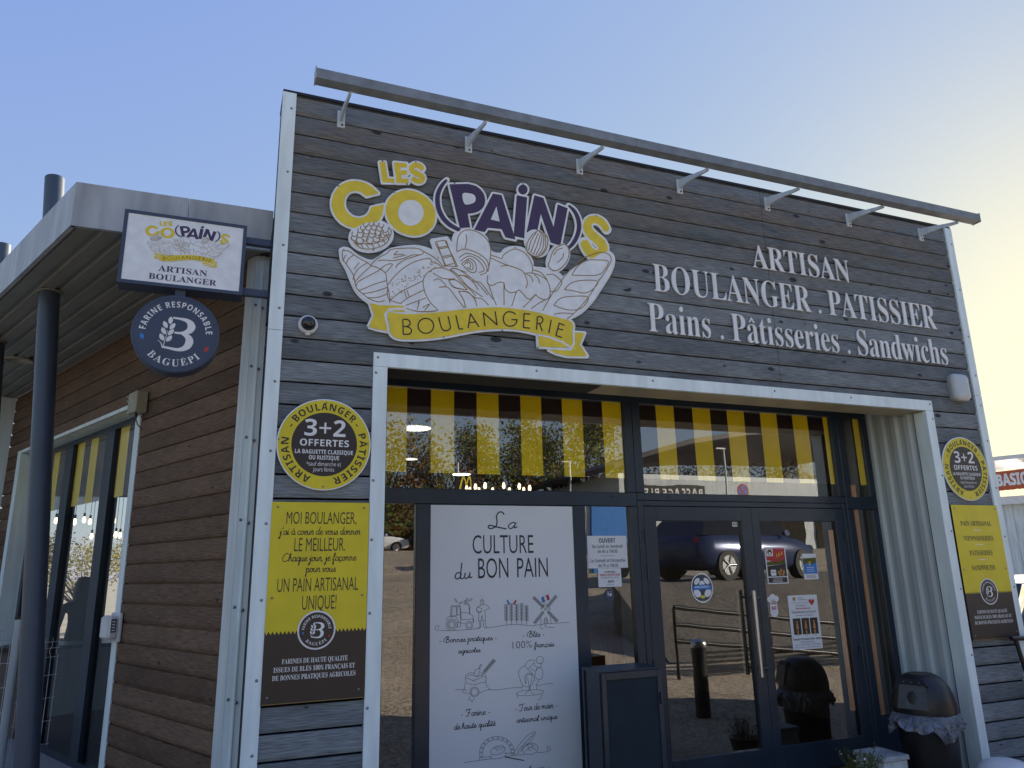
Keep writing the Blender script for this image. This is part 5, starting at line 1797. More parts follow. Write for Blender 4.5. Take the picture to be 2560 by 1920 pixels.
# planter corner: weathered box and a wispy plant
t = thing('white_crate', 'weathered white box on the ground between plant and litter bin', 'box', (4.87, .12, 0))
b = MB()
b.box(4.75, 5.0, -.02, .26, .0, .225, 'zinc', .004)
b.build('body', t)
b = MB()
b.box(4.738, 5.012, -.035, .275, .226, .262, 'fascia', .004)
b.build('lid', t)
t = thing('potted_plant', 'wispy flowering plant in a pot at the foot of the door', 'plant', (4.56, .02, 0))
b = MB()
b.lathe([(.10, 0), (.14, .16), (.145, .17), (.13, .165), (0, .15)], (4.56, .02, 0), 'bin', 24)
b.build('pot', t)
random.seed(5)
b, st = MB(), MB()
for i in range(60):
    a_, h_, sp = random.random() * 6.28, .10 + random.random() * .18, random.random() * .15
    p0 = Vector((4.56 + .06 * math.cos(a_), .02 + .06 * math.sin(a_), .12))
    p1 = p0 + Vector((sp * math.cos(a_) * .5, sp * math.sin(a_) * .5, h_ * .6))
    p2 = p0 + Vector((sp * math.cos(a_), sp * math.sin(a_), h_))
    st.tube([p0, p1, p2], [.0022, .0018, .001], 'leaf2', 4, False)
    for k in range(9):
        f = .2 + .8 * random.random()
        p = p0.lerp(p2, f)
        d = Vector((random.uniform(-1, 1), random.uniform(-1, 1), random.uniform(-.3, .8))).normalized()
        e = d.cross(Vector((random.random(), random.random(), random.random()))).normalized()
        s = .008 + .009 * random.random()
        b.add([p, p + d * s + e * s * .4, p + d * s * 2, p + d * s - e * s * .4], [(0, 1, 2, 3)], 'leaf2' if random.random() < .93 else 'whitep')
b.build('leaves', t)
st.build('stems', t)


def bollard(x, y, lab, h=.85):
    z = gz(y)
    t = thing('bollard', lab, 'bollard', (x, y, z), 'bollards')
    b = MB()
    b.lathe([(.085, 0), (.085, h - .09)], (x, y, z), 'bin', 28)
    b.build('post', t)
    b = MB()
    b.lathe([(.092, h - .095), (.095, h - .06), (.088, h - .025), (.06, h - .004), (0, h)], (x, y, z), 'steel', 28)
    b.build('cap', t)
    return t


bollard(5.15, -1.45, 'black bollard with a steel cap, mirrored in the door glass')

# white rounded bollard top in the bottom right corner
wq = PZ(2512, 1903, .215)
t = thing('dome_bollard', 'white rounded dome, only its sunlit top showing at the bottom right corner', 'bollard', (wq.x, wq.y, 0))
b = MB()
b.lathe([(.20, 0), (.22, .02), (.22, .08), (.21, .13), (.18, .18), (.13, .215), (.07, .232), (0, .236)], (wq.x, wq.y, 0), 'white2', 40)
b.build('dome', t)

# handrail at the right corner
t = thing('handrail', 'black tubular handrail at the right end of the facade', 'handrail', (6.75, -.1, 0))
b = MB()
h0, h1 = P(2528, 1596, -.08), P(2600, 1602, -.08)
b.tube([h0, h1 + Vector((.9, 0, -.02))], .021, 'bin', 10)
b.build('rail', t)
for pa_, pb_ in ((h0 + Vector((.05, 0, 0)), Vector((h0.x + .28, -.08, 0))), (Vector((h1.x + .7, -.08, h1.z)), Vector((h1.x + .7, -.08, 0)))):
    b = MB()
    b.tube([pa_, pb_], .018, 'bin', 10)
    b.build('post', t)

# ------------------------------------------------------------------ left side: columns, fence, boxes on the wing
CT, CB = Vector((-1.596, 1.655, 3.943)), Vector((-1.267, 1.293, .55))
cdv = (CT - CB) / (CT.z - CB.z)
for base, lab in ((CB, 'leaning dark blue column near the camera that passes up through the canopy'), (None, 'second dark blue column farther along the canopy, top showing above the fascia at the left edge')):
    if base is None:
        tp = PZ(7, 614, 5.02)
        base = tp - cdv * (tp.z - .55)
    p0 = base + cdv * (.125 - .55)
    p1 = base + cdv * (5.02 - .55)
    t = thing('column', lab, 'column', p0, 'leaning columns of the canopy')
    b = MB()
    b.tube([p0, p1], .074, 'pole', 28)
    b.build('shaft', t)
    b = MB()
    q = base + cdv * (3.968 - .55)
    b.tube([q - cdv * .012, q], .088, 'soffit', 28)
    b.build('collar', t)

t = thing('mesh_fence', 'light grey rigid wire mesh fence with a round post beside the column', 'fence', (-1.8, 3.2, .125))
FP = Vector((-1.80, 3.20, 0))
b = MB()
b.tube([FP + Z * .125, FP + Z * 1.405], .036, 'zinc', 20)
b.build('post', t)
b = MB()
b.tube([FP + Z * 1.4055, FP + Z * 1.425], .039, 'bin', 20)
b.build('post_cap', t)


def mesh_panel(p, d, L, z0, z1, name, fold=True):
    b = MB()
    n = max(1, int(L / .055))
    side = Vector((-d.y, d.x, 0))
    for i in range(n + 1):
        q = p + d * (L * i / n)
        b.tube([q + Z * z0, q + Z * (z1 - .17), q + Z * (z1 - .12) + side * .035, q + Z * (z1 - .07), q + Z * z1], .0027, 'white2', 5, False)
    zs = [z0 + .02 + .2 * k for k in range(int((z1 - z0 - .2) / .2) + 1)] + [z1 - .17, z1 - .09, z1 - .035]
    for z in zs:
        o = side * (.03 if abs(z - (z1 - .12)) < .01 else 0)
        b.tube([p + Z * z + o - d * .02, p + d * (L + .02) + Z * z + o], .0027, 'white2', 5, False)
    return b.build(name, t)


mesh_panel(FP + Vector((-.045, -.008, 0)), Vector((-.985, -.17, 0)).normalized(), 2.6, .22, 1.40, 'mesh_panel')
mesh_panel(Vector((-1.78, 3.42, 0)), Vector((.77, .64, 0)).normalized(), .32, .26, 1.21, 'mesh_panel')

t = thing('call_box', 'pale grey call box with a small screen on the wing window trim', 'call box', wp(2.03, .02, 1.26))
b = MB()
U3, N3 = DW, -NW
o_ = C0 + DW * 2.02
b.obox(o_, DW, NW, (-.10, .09), (-.030, -.007), (1.255, 1.475), 'white2', .004)
b.obox(o_, DW, NW, (-.085, .10), (-.105, -.031), (1.275, 1.455), 'white2', .018)
b.build('case', t)
b = MB()
b.obox(o_, DW, NW, (-.0885, -.0855), (-.085, -.048), (1.33, 1.43), 'bin')
for k in range(4):
    b.obox(o_, DW, NW, (-.0895, -.0886), (-.080, -.055), (1.34 + k * .022, 1.352 + k * .022), 'zinc')
b.build('screen', t)
t = thing('junction_box', 'small beige box with a wire loop at the top corner of the wing window', 'junction box', wp(1.98, .02, 3.1))
o_ = C0 + DW * 1.97
b = MB()
b.obox(o_, DW, NW, (-.10, .09), (-.10, -.007), (3.10, 3.285), 'beige', .006)
b.build('case', t)
b = MB()
b.tube([tuple(o_ - NW * .101 + DW * (.07 + dx) + Z * zz) for dx, zz in sm([(.06, 3.27), (.02, 3.25), (-.05, 3.215), (-.075, 3.20), (-.05, 3.185), (0, 3.20), (.03, 3.225)], 4)], .004, 'zinc', 6)
b.build('wire', t)
b = MB()
b.tube([tuple(o_ - NW * .06 - DW * .01 + Z * 3.10), tuple(o_ - NW * .06 - DW * .01 + Z * 3.06)], .012, 'bin', 8)
b.tube([tuple(o_ - NW * .06 - DW * .01 + Z * 3.06), tuple(o_ - NW * .05 - DW * .04 + Z * 3.0), tuple(o_ - NW * .008 - DW * .05 + Z * 2.96)], .005, 'bin', 6)
b.build('cable', t)
dq = PZ(47, 900, ZF0)
t = thing('canopy_downlight', 'round recessed downlight in the canopy ceiling, switched off', 'downlight', dq)
b = MB()
b.lathe([(.135, .003), (.135, -.012), (.118, -.014), (.112, -.004), (0, -.003)], tuple(dq), 'beige', 36)
b.build('ring', t)

# ------------------------------------------------------------------ inside the shop
t = thing('sales_counter', 'dark bakery counter with a glass front inside the shop', 'counter', (3.8, 5.2, .02))
b = MB()
b.box(1.6, 5.6, 5.0, 5.7, .02, .95, 'oak')
b.build('base', t)
b = MB()
b.box(1.6, 5.6, 5.05, 5.6, 1.30, 1.33, 'alu')
for x in (1.6, 2.9, 4.2, 5.57):
    b.box(x, x + .03, 5.05, 5.09, .951, 1.299, 'alu')
b.build('display_frame', t)
t = thing('bread_shelf', 'wooden bread shelf on the back wall of the shop', 'shelf', (4, 8.7, .02))
b = MB()
for z in (.9, 1.3, 1.7, 2.1, 2.5):
    b.box(1.2, 6.0, 8.5, 8.95, z, z + .03, 'oak')
for x in (1.2, 2.8, 4.4, 5.97):
    b.box(x, x + .03, 8.52, 8.95, .02, .899, 'oak')
b.build('boards', t)
random.seed(9)
b = MB()
for z in (.93, 1.33, 1.73, 2.13):
    x = 1.3
    while x < 5.8:
        r = .05 + .03 * random.random()
        b.tube([(x, 8.55, z + r), (x, 8.62, z + r * 1.05), (x, 8.8, z + r)], [r * .6, r, r * .7], 'oak', 8)
        x += .14 + .1 * random.random()
b.build('loaves', t)['kind'] = 'stuff'
t = thing('wooden_portal', 'orange wooden frame standing just inside the glass door', 'door frame', (5.5, 1.4, .02))
b = MB()
b.box(5.545, 5.640, .760, .80, .40, 2.40, 'oak')
b.box(5.185, 5.250, .765, .83, .26, 2.12, 'oak')
b.box(4.75, 5.184, .775, .82, 2.06, 2.12, 'oak')
b.build('boards', t)
t = thing('crisp_rack', 'narrow display rack of shiny packets behind the door glass', 'rack', (3.45, 1.3, .02))
b = MB()
b.box(3.36, 3.40, 1.1, 1.5, .02, 2.0, 'alu')
random.seed(2)
for k in range(22):
    z = .35 + k * .055
    for j in range(3):
        b.obox(Vector((3.45 + j * .05, 1.02 + .06 * j + random.random() * .02, 0)), Vector((math.cos(random.uniform(-.6, .6)), math.sin(random.uniform(-.5, .5)), 0)).normalized(), Vector((0, 1, 0)), (-.02, .02), (0, .004), (z, z + .04), 'steel')
b.build('packets', t)['kind'] = 'stuff'
for i, (px_, py_) in enumerate(((1039, 1071), (1026, 1148), (1154, 1186))):
    q = PZ(px_, py_, 3.415)
    t = thing('ceiling_downlight', ('large lit ceiling downlight seen through the dark stripe at the left of the transom', 'small lit downlight farther back below the large one', 'lit downlight just below the stripes in the left transom')[i], 'downlight', q, 'lit downlights in the shop ceiling')
    b = MB()
    b.lathe([((.19, .11, .16)[i], -.002), (0, -.003)], tuple(q), 'lampdisc', 28)
    b.build('disc', t)
PEND = [(843, 1165), (912, 1150), (988, 1140), (1048, 1178), (1135, 1140), (1180, 1178), (1258, 1145), (1293, 1175), (1340, 1160), (868, 1175), (940, 1178)]
spots = [P(900 + x * .3165, 850 + y * .3165, 3.5 + (.8 if y > 1170 else 0)) for x, y in PEND]
spots += [P(x * .5849, 950 + y * .5849, yy) for x, y, yy in ((240, 595, 5.2), (320, 600, 5.0), (360, 592, 5.4), (385, 600, 5.8), (392, 662, 6.4), (487, 595, 4.6), (495, 655, 5.6), (513, 658, 6.0))]
proto = None
for i, q in enumerate(spots):
    lab = 'small warm pendant bulb in the row hanging behind the transom glass' if i < 11 else 'small warm pendant bulb hanging behind the wing window'
    if proto is None:
        proto = thing('pendant_lamp', lab, 'pendant lamp', q, 'pendant bulbs over the counter')
        b = MB()
        b.lathe([(0, -.055), (.012, -.050), (.020, -.03), (.018, -.005), (.010, .02), (0, .022)], tuple(q), 'bulb', 12)
        b.build('bulb', proto)
        b = MB()
        b.tube([q + Z * .022, q + Z * .065], .013, 'bin', 8)
        b.tube([q + Z * .065, q + Z * .68], .003, 'bin', 5)
        b.build('cord', proto)
    else:
        dup(proto, q, lab)
t = thing('wing_counter', 'pale counter just inside the wing window', 'counter', (-1.6, 5.1, .02))
b = MB()
b.box(-2.3, -1.15, 5.0, 5.5, .02, 1.0, 'inner')
b.build('base', t)
b = MB()
b.box(-2.35, -1.1, 4.95, 5.55, 1.001, 1.04, 'bin')
b.build('counter_top', t)
t = thing('person', 'person with shoulder length hair in dark clothes, seen as a silhouette inside the wing window', 'person', (-1.75, 6.2, .02))
bm_v = [(0, 0, .95), (0, 0, 1.15), (0, .0, 1.38), (0, 0, 1.47), (0, -.01, 1.56), (0, 0, 1.68), (.20, 0, 1.37), (.25, .02, 1.12), (.20, -.14, .98), (-.20, 0, 1.37), (-.25, .02, 1.12), (-.20, -.14, .98), (.10, 0, .9), (.11, 0, .5), (.11, .02, .08), (-.10, 0, .9), (-.11, 0, .5), (-.11, .02, .08), (.12, -.10, .03), (-.12, -.10, .03)]
bm_e = [(0, 1), (1, 2), (2, 3), (3, 4), (4, 5), (2, 6), (6, 7), (7, 8), (2, 9), (9, 10), (10, 11), (0, 12), (12, 13), (13, 14), (0, 15), (15, 16), (16, 17), (14, 18), (17, 19)]
rad = [.15, .13, .14, .055, .085, .075, .06, .045, .035, .06, .045, .035, .085, .06, .045, .085, .06, .045, .035, .035]
me = bpy.data.meshes.new('body')
me.from_pydata(bm_v, bm_e, [])
me.materials.append(M['bin'])
po = bpy.data.objects.new('body', me)
COL.objects.link(po)
po.parent = t
md = po.modifiers.new('skin', 'SKIN')
for i, v in enumerate(me.skin_vertices[0].data):
    v.radius = (rad[i], rad[i])
    v.use_root = i == 0
sd = po.modifiers.new('sub', 'SUBSURF')
sd.levels = sd.render_levels = 2
b = MB()
b.lathe([(.0, .155), (.07, .14), (.105, .06), (.115, -.06), (.105, -.2), (.09, -.24)], (-1.75, 6.23, 1.62), 'brownp', 20)
b.build('hair', t)

# ================================================================== the car park behind the camera and beyond the right corner
def car(name, lab, x, y, z, rz, paint, group, L=4.3):
    """hatchback: lofted body, glasshouse, wheels, lamps; nose towards +X of its own frame"""
    pm = paint
    t = thing(name, lab, 'car', (x, y, z), group)
    rot = Matrix.Rotation(rz, 4, 'Z')
    tf = lambda p: rot @ Vector(p) + Vector((x, y, z))
    k = L / 4.3
    st = [(-2.10, .42, .80, .62), (-2.02, .30, .92, .78), (-1.6, .22, .97, .86), (-.8, .20, .97, .88), (.4, .20, .95, .88), (1.0, .20, .93, .87), (1.6, .22, .84, .82), (2.0, .28, .70, .72), (2.15, .40, .58, .55)]
    b = MB()
    vs, fs = [], []
    for sx, zb, zt_, hw in st:
        for p, q in ((-hw * .9, zb), (-hw, zb + .12), (-hw, (zb + zt_) / 2), (-hw * .97, zt_ - .05), (-hw * .86, zt_), (0, zt_ + .025), (hw * .86, zt_), (hw * .97, zt_ - .05), (hw, (zb + zt_) / 2), (hw, zb + .12), (hw * .9, zb), (0, zb)):
            vs.append(tf((sx * k, p, q)))
    for i in range(len(st) - 1):
        fs += [(i * 12 + j, i * 12 + (j + 1) % 12, i * 12 + 12 + (j + 1) % 12, i * 12 + 12 + j) for j in range(12)]
    fs += [tuple(range(11, -1, -1)), tuple(range(96, 108))]
    b.add(vs, fs, pm, True)
    b.build('body', t)
    b = MB()
    rr = [(-1.95, -1.5, .93), (-1.55, -1.15, 1.40), (.15, .0, 1.44), (.55, .42, 1.38), (1.25, 1.15, .93)]
    low = [(-1.98, .74), (1.28, .76)]
    gl = [(-1.98, .93, .76), (-1.60, 1.36, .60), (-1.2, 1.43, .58), (0, 1.46, .60), (.35, 1.42, .60), (1.28, .92, .74)]
    vs, fs = [], []
    for sx, zz, hw in gl:
        vs += [tf((sx * k, -hw, zz)), tf((sx * k, hw, zz))]
    for sx, zz, hw in ((-1.9, .93, .80), (-1.6, .93, .81), (-1.2, .93, .81), (0, .93, .81), (.35, .93, .80), (1.2, .92, .76)):
        vs += [tf((sx * k, -hw, zz)), tf((sx * k, hw, zz))]
    fs = []
    for i in range(5):
        fs += [(12 + i * 2, 14 + i * 2, 2 + i * 2, i * 2), (13 + i * 2, 1 + i * 2, 3 + i * 2, 15 + i * 2)]
    b.add(vs, fs + [(0, 2, 3, 1), (8, 10, 11, 9)], 'smoked')
    b.add(vs, [(2, 4, 5, 3), (4, 6, 7, 5), (6, 8, 9, 7)], pm, True)
    b.build('cabin', t)
    for sx in (-1.28, 1.32):
        for sy in (-1, 1):
            b = MB()
            c0, c1 = tf((sx * k, sy * .90, .31)), tf((sx * k, sy * .68, .31))
            b.tube([c0, c1], .315, 'rubber', 20)
            b.build('wheel', t)
            r_ = MB()
            r_.tube([tf((sx * k, sy * .905, .31)), tf((sx * k, sy * .88, .31))], .20, 'alu', 20)
            for q in range(5):
                aa = q * 1.2566
                r_.tube([tf((sx * k, sy * .908, .31)), tf((sx * k + .19 * math.cos(aa), sy * .908, .31 + .19 * math.sin(aa)))], .022, 'steel', 6)
            r_.build('rim', t)
    for sy in (-1, 1):
        b = MB()
        b.tube([tf((1.98 * k, sy * .62, .66)), tf((2.06 * k, sy * .55, .64))], [.10, .07], 'lens', 12)
        b.build('headlight', t)
        b = MB()
        b.tube([tf((-2.07 * k, sy * .66, .80)), tf((-1.98 * k, sy * .70, .84))], [.05, .08], 'red', 12)
        b.build('tail_light', t)
        b = MB()
        b.tube([tf((.75 * k, sy * .84, .98)), tf((.72 * k, sy * .98, 1.0))], [.03, .07], pm, 10)
        b.build('mirror', t)
    return t


PAINT = dict(blue=mat('dark blue car paint', (.030, .048, .12), .22, .3, var=.02), white=mat('white car paint', (.72, .73, .74), .3, var=.02), red=mat('dark red car paint', (.20, .012, .02), .25, .2, var=.02), grey=mat('grey car paint', (.12, .125, .13), .3, .4, var=.02), dark=mat('black car paint', (.015, .015, .018), .25, .2, var=.02))

# raised lot behind a timber guard (mirrored in the doors)
lot = MB()
edge = [(40, -60), (16, -18), (8.4, -9), (6.9, -6.6)]
top = [(x, y, 1.43) for x, y in edge] + [(60, -6.6, 1.43), (60, -60, 1.43)]
lot.add(top + [(6.3, -3.4, .02), (60, -3.4, .02)] + [(x, y, .0) for x, y in edge], [(0, 1, 2, 3, 4, 5), (3, 6, 7, 4), (0, 8, 9, 1), (1, 9, 10, 2), (2, 10, 11, 3), (3, 11, 6)], 'shade_asphalt')
kind(lot.build('raised_lot'), 'structure')
t = thing('black_railing', 'black railing with sloping rails and a slatted foot, mirrored in the door glass', 'railing', (8, -3.1, 0))
for dz in (0, -.23, -.45):
    b = MB()
    b.tube([(5.95, -3.1, 1.17 + dz), (12.5, -3.1, .40 + dz)], .032, 'bin', 8)
    b.build('rail', t)
b = MB()
for i in range(8):
    z0 = .05 + i * .065
    b.box(6.35, 9.6, -3.16, -3.13, z0, z0 + .034, 'bin')
b.build('slats', t)
for x in (5.95, 7.6, 9.4, 11.2):
    b = MB()
    b.tube([(x, -3.1, 0), (x, -3.1, 1.17 - (x - 5.95) * .1175)], .024, 'bin', 8)
    b.build('post', t)

car('parked_car', 'dark blue hatchback on the raised lot, mirrored in the doors', 10.9, -8.0, 1.43, R(-12), PAINT['blue'], 'cars in the car park', 4.2)
car('parked_car', 'grey hatchback behind the dark blue one, mirrored in the doors', 13.0, -14.0, 1.43, R(170), PAINT['grey'], 'cars in the car park', 4.2)
car('parked_car', 'white hatchback far up the sunlit car park, mirrored in the left window', 8.1, -37.0, gz(-37), R(4), PAINT['white'], 'cars in the car park')
car('parked_car', 'black hatchback next to the far white car in the mirrored car park', 12.6, -37.6, gz(-38), R(6), PAINT['dark'], 'cars in the car park')


def tree(x, y, z, h, w, leaf, lab, grp, n=900, bare=False):
    t = thing('tree', lab, 'tree', (x, y, z), grp)
    random.seed(int(x * 13 + y * 7) % 9999)
    b = MB()
    b.tube([(x, y, z), (x + .1, y, z + h * .3), (x, y + .1, z + h * .62)], [.03 * h * .8, .02 * h, .008 * h], 'bark', 8)
    tips = []
    for i in range(26):
        a_ = random.random() * 6.28
        e = random.uniform(.3, 1.0)
        p0 = Vector((x, y, z + h * random.uniform(.25, .5)))
        p2 = Vector((x + math.cos(a_) * w * .42 * random.uniform(.5, 1), y + math.sin(a_) * w * .42 * random.uniform(.5, 1), z + h * (.45 + .5 * e)))
        b.tube([p0, p0.lerp(p2, .5) + Vector((0, 0, -.02 * h)), p2], [.009 * h, .005 * h, .002 * h], 'bark', 5, False)
        tips.append(p2)
        if bare:
            for _ in range(10):
                q = p0.lerp(p2, random.uniform(.4, 1))
                b.tube([q, q + Vector((random.uniform(-1, 1), random.uniform(-1, 1), random.uniform(0, 1.3))) * h * .11], [.0022 * h, .001 * h], 'bark', 4, False)
    b.build('trunk', t)
    cr = MB()
    for i in range(n):
        c_ = random.choice(tips)
        r_ = w * .16
        while True:
            d = Vector((random.uniform(-1, 1), random.uniform(-1, 1), random.uniform(-1, 1)))
            if d.length < 1:
                break
        p = c_ + d * r_ * random.uniform(.6, 1.25)
        p.z = max(p.z, z + h * .16)
        s = h * random.uniform(.008, .019)
        u_ = Vector((random.uniform(-1, 1), random.uniform(-1, 1), random.uniform(-1, 1))).normalized()
        v_ = u_.cross(Vector((random.uniform(-1, 1), random.uniform(-1, 1), random.uniform(-1, 1)))).normalized()
        cr.add([p - u_ * s, p - v_ * s * .6, p + u_ * s, p + v_ * s * .6], [(0, 1, 2, 3)], leaf if random.random() < .85 else random.choice(['leaf1', 'leaf2', 'leaf3']))
    cr.build('crown', t)


TL = {'leaf1': 'yellow autumn tree', 'leaf2': 'dark green tree', 'leaf3': 'rust coloured autumn tree'}
for i, (x, y, h, w, lf_, n) in enumerate(((6, -46, 10.0, 11, 'leaf2', 1500), (11, -48, 9.5, 10, 'leaf1', 1300), (15.5, -47, 8.5, 9, 'leaf3', 350), (20.5, -46, 9.8, 10, 'leaf2', 1700), (25.5, -47, 11.0, 11, 'leaf2', 1800), (30, -49, 7.5, 9, 'leaf3', 1000), (35.5, -46, 7.0, 8, 'leaf1', 1000), (41, -44, 7.5, 9, 'leaf1', 1000), (48, -42, 7.0, 9, 'leaf3', 1000))):
    tree(x, y, 2.8, h, w, lf_, TL[lf_] + (' at the far edge of the mirrored car park', ' beside the dark green tree, mirrored in the left transom', ' with thin leaves, mirrored in the left transom', ' second from the left in the mirrored row', ' tallest of the mirrored row', ' low between the tall tree and the hall', ' behind the no stopping sign', ' beyond the mirrored hall sign', ' farthest right of the mirrored row')[i], 'trees beyond the car park', n * 3, n < 400)
hd = MB()
random.seed(21)
for i in range(14000):
    x, q = random.uniform(-8, 34), random.random()
    p = Vector((x, -42 + random.uniform(-1.0, 1.0), 2.8 + q * (5.4 + .7 * math.sin(x * .9) + .5 * math.sin(x * 2.3))))
    s = random.uniform(.07, .17)
    u_ = Vector((random.uniform(-1, 1), random.uniform(-1, 1), random.uniform(-1, 1))).normalized()
    v_ = u_.cross(Vector((random.uniform(-1, 1), random.uniform(-1, 1), random.uniform(-1, 1)))).normalized()
    hd.add([p - u_ * s, p - v_ * s * .7, p + u_ * s, p + v_ * s * .7], [(0, 1, 2, 3)], ('leaf1', 'leaf2', 'leaf2', 'leaf3')[int(abs(math.sin(x * .7)) * 3.99)])
hd.box(-8, 34, -42.7, -42.3, 2.75, 7.2, 'leaf2')
tag(hd.build('hedge'), 'long mixed hedge along the far side of the mirrored car park', 'hedge')

# retail hall with a curved roof edge and dark sign band (mirrored in the right transom)
t = thing('retail_hall', 'pale retail hall with a curved roof and dark sign band, mirrored in the right transom', 'building', (30, -32, 2.7))
b = MB()
b.box(20.6, 46, -44, -30, 0, 6.9, 'zinc')
b.build('wall', t)
b = MB()
pr = [(0, 0), (2.0, .75), (5.0, 1.6), (9.0, 2.3), (14, 2.8), (20, 3.0), (26, 3.0)]
pr = pr + [(p, q + .28) for p, q in pr[::-1]]
b.sweep([(p + 19.6, q + 6.91) for p, q in pr], Vector((0, 0, 0)), X, Z, Y, -44.5, -28.6, 'bin', True)
b.build('roof', t)
b = MB()
b.box(21.4, 26.3, -29.98, -29.9, 5.35, 6.3, 'bin')
b.build('sign_band', t)
a = Art((26.2, -29.89, 5.55), (-1, 0, 0), (0, 0, 1), (0, 1, 0), .01)
a.text('PASSAGE BLEU', 2.3, 0, 4.3, .55, 'whitep', 1, SANSB, 1.1)
a.build('sign_lettering', t)
b = MB()
for i in range(4):
    b.box(27.2 + i * 3.6, 29.9 + i * 3.6, -29.97, -29.92, 2.6, 5.0, 'smoked')
b.build('window', t)

t = thing('blue_kiosk', 'bright blue panel kiosk standing in the car park, mirrored in the narrow window', 'kiosk', (13, -18, 1.4))
b = MB()
b.box(12.5, 14.2, -18.6, -18, 1.4, 4.1, 'blue')
b.build('panel', t)
b = MB()
b.box(12.3, 12.495, -18.5, -18.1, 1.4, 4.2, 'white2')
b.build('frame', t)
t = thing('grey_shed', 'grey box shed left of the blue kiosk, mirrored in the narrow window', 'shed', (11.4, -19, 1.4))
b = MB()
b.box(10.6, 12.1, -20, -18.4, 1.35, 3.4, 'alud')
b.build('wall', t)
b = MB()
b.box(10.5, 12.2, -20.1, -18.3, 3.401, 3.5, 'bin')
b.build('roof', t)

t = thing('no_stopping_sign', 'round red and blue no stopping road sign on a grey pole, mirrored in the transom', 'road sign', (19.42, -18, 1.43))
b = MB()
b.tube([(19.42, -18.02, 1.43), (19.42, -18.02, 4.95)], .03, 'zinc', 10)
b.build('pole', t)
a = Art((19.42, -17.98, 4.62), (-1, 0, 0), (0, 0, 1), (0, 1, 0), .004)
a.polys([ell(0, 0, .30, .30, 36)], 'red', 0, .01)
a.polys([ell(0, 0, .23, .23, 36)], 'blue', 3)
a.polys(stroke([(-.17, -.17), (.17, .17)], .06) + stroke([(-.17, .17), (.17, -.17)], .06), 'red', 4)
a.build('disc', t)

t = thing('totem_sign', 'black totem sign with a yellow rounded letter M far across the mirrored car park', 'sign', (11.5, -30, 2.6))
b = MB()
b.box(11.10, 12.05, -30.1, -29.9, 5.75, 6.65, 'bin')
b.build('panel', t)
b = MB()
b.tube([(11.15, -30, 2.5), (11.15, -30, 7.2)], .05, 'zinc', 8)
b.build('pole', t)
a = Art((11.6, -29.89, 5.85), (-1, 0, 0), (0, 0, 1), (0, 1, 0), .01)
a.polys(sum((stroke(sm([(-.28 * s, 0), (-.25 * s, .38), (-.15 * s, .60), (-.05 * s, .38), (0, .08)], 4), .075) for s in (1, -1)), []), 'sign_y', 1)
a.build('sign_letter', t)
for i, (x, y, zt0) in enumerate(((17.6, -30, 7.4), (24.9, -26, 7.8))):
    t = thing('lamp_post', ('thin grey lamp post in the mirrored car park before the hedge', 'thin grey lamp post in front of the mirrored hall')[i], 'lamp post', (x, y, gz(y)), 'lamp posts in the car park')
    b = MB()
    b.tube([(x, y, gz(y)), (x, y, zt0)], [.07, .045], 'zinc', 8)
    b.build('pole', t)
    b = MB()
    b.box(x - .5, x + .08, y - .07, y + .07, zt0, zt0 + .07, 'alu')
    b.build('lamp_head', t)

# hedge added out of view on the left, to darken the wing window reflections
hd = MB()
random.seed(31)
for i in range(5000):
    q, f = random.random(), random.random()
    c_ = Vector((-14, 4, 0)).lerp(Vector((-7, 26, 0)), f)
    p = c_ + Vector((random.uniform(-.7, .7), random.uniform(-.7, .7), q * (2.6 + .6 * math.sin(f * 19) + .4 * math.sin(f * 47))))
    s = random.uniform(.06, .16)
    u_ = Vector((random.uniform(-1, 1), random.uniform(-1, 1), random.uniform(-1, 1))).normalized()
    v_ = u_.cross(Vector((random.uniform(-1, 1), random.uniform(-1, 1), random.uniform(-1, 1)))).normalized()
    hd.add([p - u_ * s, p - v_ * s * .7, p + u_ * s, p + v_ * s * .7], [(0, 1, 2, 3)], ('leaf1', 'leaf2')[random.random() < .6])
tag(hd.build('hedge'), 'tall green and yellow hedge added out of view left of the canopy, mirrored in the wing windows', 'hedge')

# tree beyond the far shop window, and what stands past the right corner
tree(-4.3, 24, 0, 2.9, 4.2, 'leaf1', 'low yellow autumn tree seen through the wing window', None, 6000)
tree(-1.2, 26, 0, 2.4, 3.4, 'leaf1', 'smaller yellow bush beside the low autumn tree behind the shop', None, 4000)

QC = ray(2525, 1300)
QD = QC.copy()
QD.z = 0
QD.normalize()
D0 = 46.0
u0 = Vector((QD.y, -QD.x, 0))
ur = (u0 * math.cos(R(10)) - QD * math.sin(R(10))).normalized()
vr = Vector((-ur.y, ur.x, 0))
o0 = Vector((CAM.x, CAM.y, 0)) + QD * D0


def onq(px, py, off=0.0):
    d = ray(px, py)
    n = vr
    tt = ((o0 + vr * off - CAM).dot(n)) / d.dot(n)
    p = CAM + d * tt
    return ((p - o0).dot(ur), p.z)


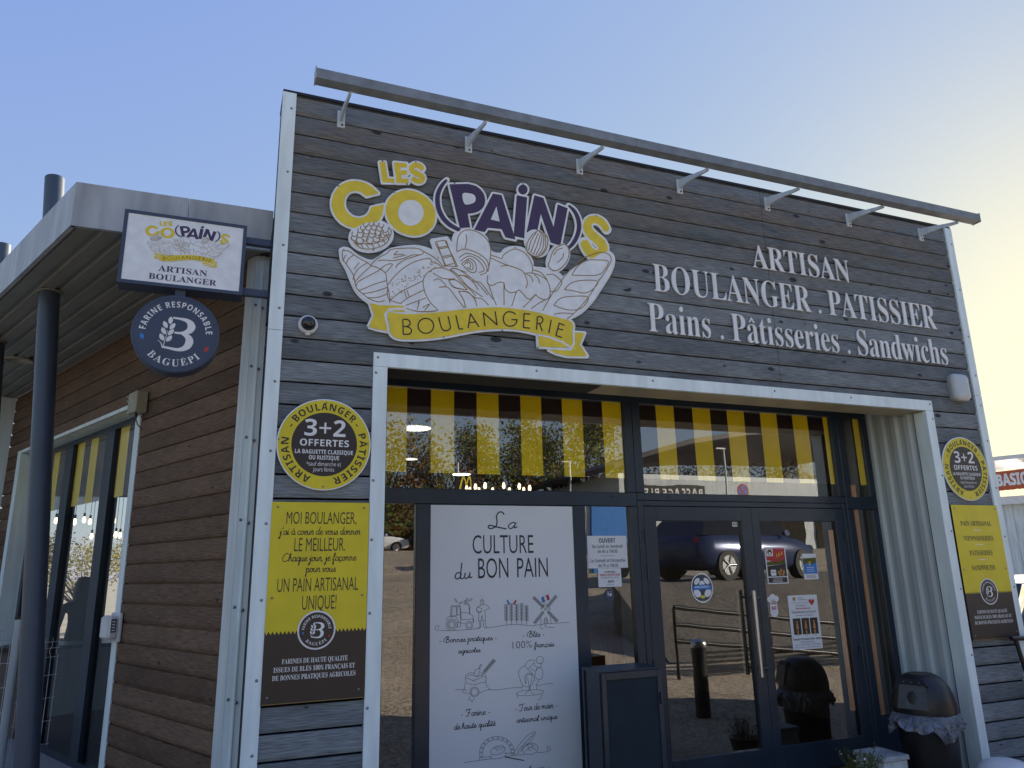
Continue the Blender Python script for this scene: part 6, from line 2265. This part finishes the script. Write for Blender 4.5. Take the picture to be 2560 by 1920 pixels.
t = thing('sports_store', 'pale ribbed retail building with white roof framework past the right corner', 'building', o0)
zt1 = onq(2520, 1262)[1]
x0 = onq(2470, 1300)[0]
b = MB()
pr, s = [], x0
while s < x0 + 16:
    pr += [(s, 0), (s + .16, 0), (s + .2, .05), (s + .36, .05)]
    s += .4
b.sweep([(p, -q) for p, q in pr], o0, ur, vr, Z, 0, zt1, 'zinc')
b.obox(o0, ur, vr, (x0, x0 + 16), (.06, 10), (0, zt1), 'zinc')
b.build('wall', t)
b = MB()
zf = onq(2520, 1242)[1]
b.obox(o0, ur, vr, (x0 - .2, x0 + 16.2), (-.35, 10.2), (zt1 + .002, zf), 'white2')
b.build('roof_edge', t)
b = MB()
za, zb2 = onq(2520, 1140)[1], onq(2520, 1150)[1]
b.obox(o0, ur, vr, (x0 - .2, x0 + 16.2), (-.3, 5), (zb2, za), 'white2')
zc1 = onq(2520, 1170)[1]
b.obox(o0, ur, vr, (x0 + 1.5, x0 + 16.2), (1.0, 3.6), (zc1 - .18, zc1), 'white2')
b.build('upper_beam', t)
for i in range(6):
    b = MB()
    b.obox(o0, ur, vr, (x0 + .55 + i * 1.75, x0 + .72 + i * 1.75), (0, .17), (zf + .002, zb2 - .002), 'white2')
    b.build('roof_post', t)
t = thing('orange_sign', 'orange sign board with white letters BASIC-FIT on the roof framework past the corner', 'sign', o0)
c0_, c1_ = onq(2489, 1206), onq(2560, 1199)
hh = (onq(2520, 1178)[1] - onq(2520, 1226)[1])
b = MB()
so0 = o0 + ur * c0_[0] - vr * .5
sl_ = (c1_[1] - c0_[1]) / (c1_[0] - c0_[0])
vs = []
Ls = 2.6
for yy in (0, .12):
    for xx, zz in ((0, -hh / 2), (Ls, -hh / 2 + sl_ * Ls), (Ls, hh / 2 + sl_ * Ls), (0, hh / 2)):
        vs.append(so0 + ur * xx + vr * yy + Z * (c0_[1] + zz))
b.add(vs, [(0, 1, 2, 3), (5, 4, 7, 6), (4, 0, 3, 7), (1, 5, 6, 2), (3, 2, 6, 7), (4, 5, 1, 0)], mat('orange sign board', (.50, .095, .03), .5))
b.build('board', t)
a = Art(so0 + Z * (c0_[1] - hh * .27), ur, (ur * 0 + Z), -vr, .02)
a.text('BASIC-FIT', .14 + 1.1, 1.2 * sl_ + .02, 2.2, hh * .58, 'whitep', 1, SANSB, slope=sl_, bold=.03)
a.build('sign_lettering', t)


def at_ray(px, dist):
    d = ray(px, 1400)
    h = Vector((d.x, d.y, 0)).normalized()
    return CAM.x + h.x * dist, CAM.y + h.y * dist


for px_, dist, rz_, p_, lab in ((2602, 16.5, 33, 'white', 'white car parked beyond the right corner of the bakery'), (2705, 10.6, 35, 'red', 'dark red car at the right edge, nearer than the white one')):
    x, y = at_ray(px_, dist)
    car('parked_car', lab, x, y, 0, R(rz_), PAINT[p_], 'cars past the right corner')
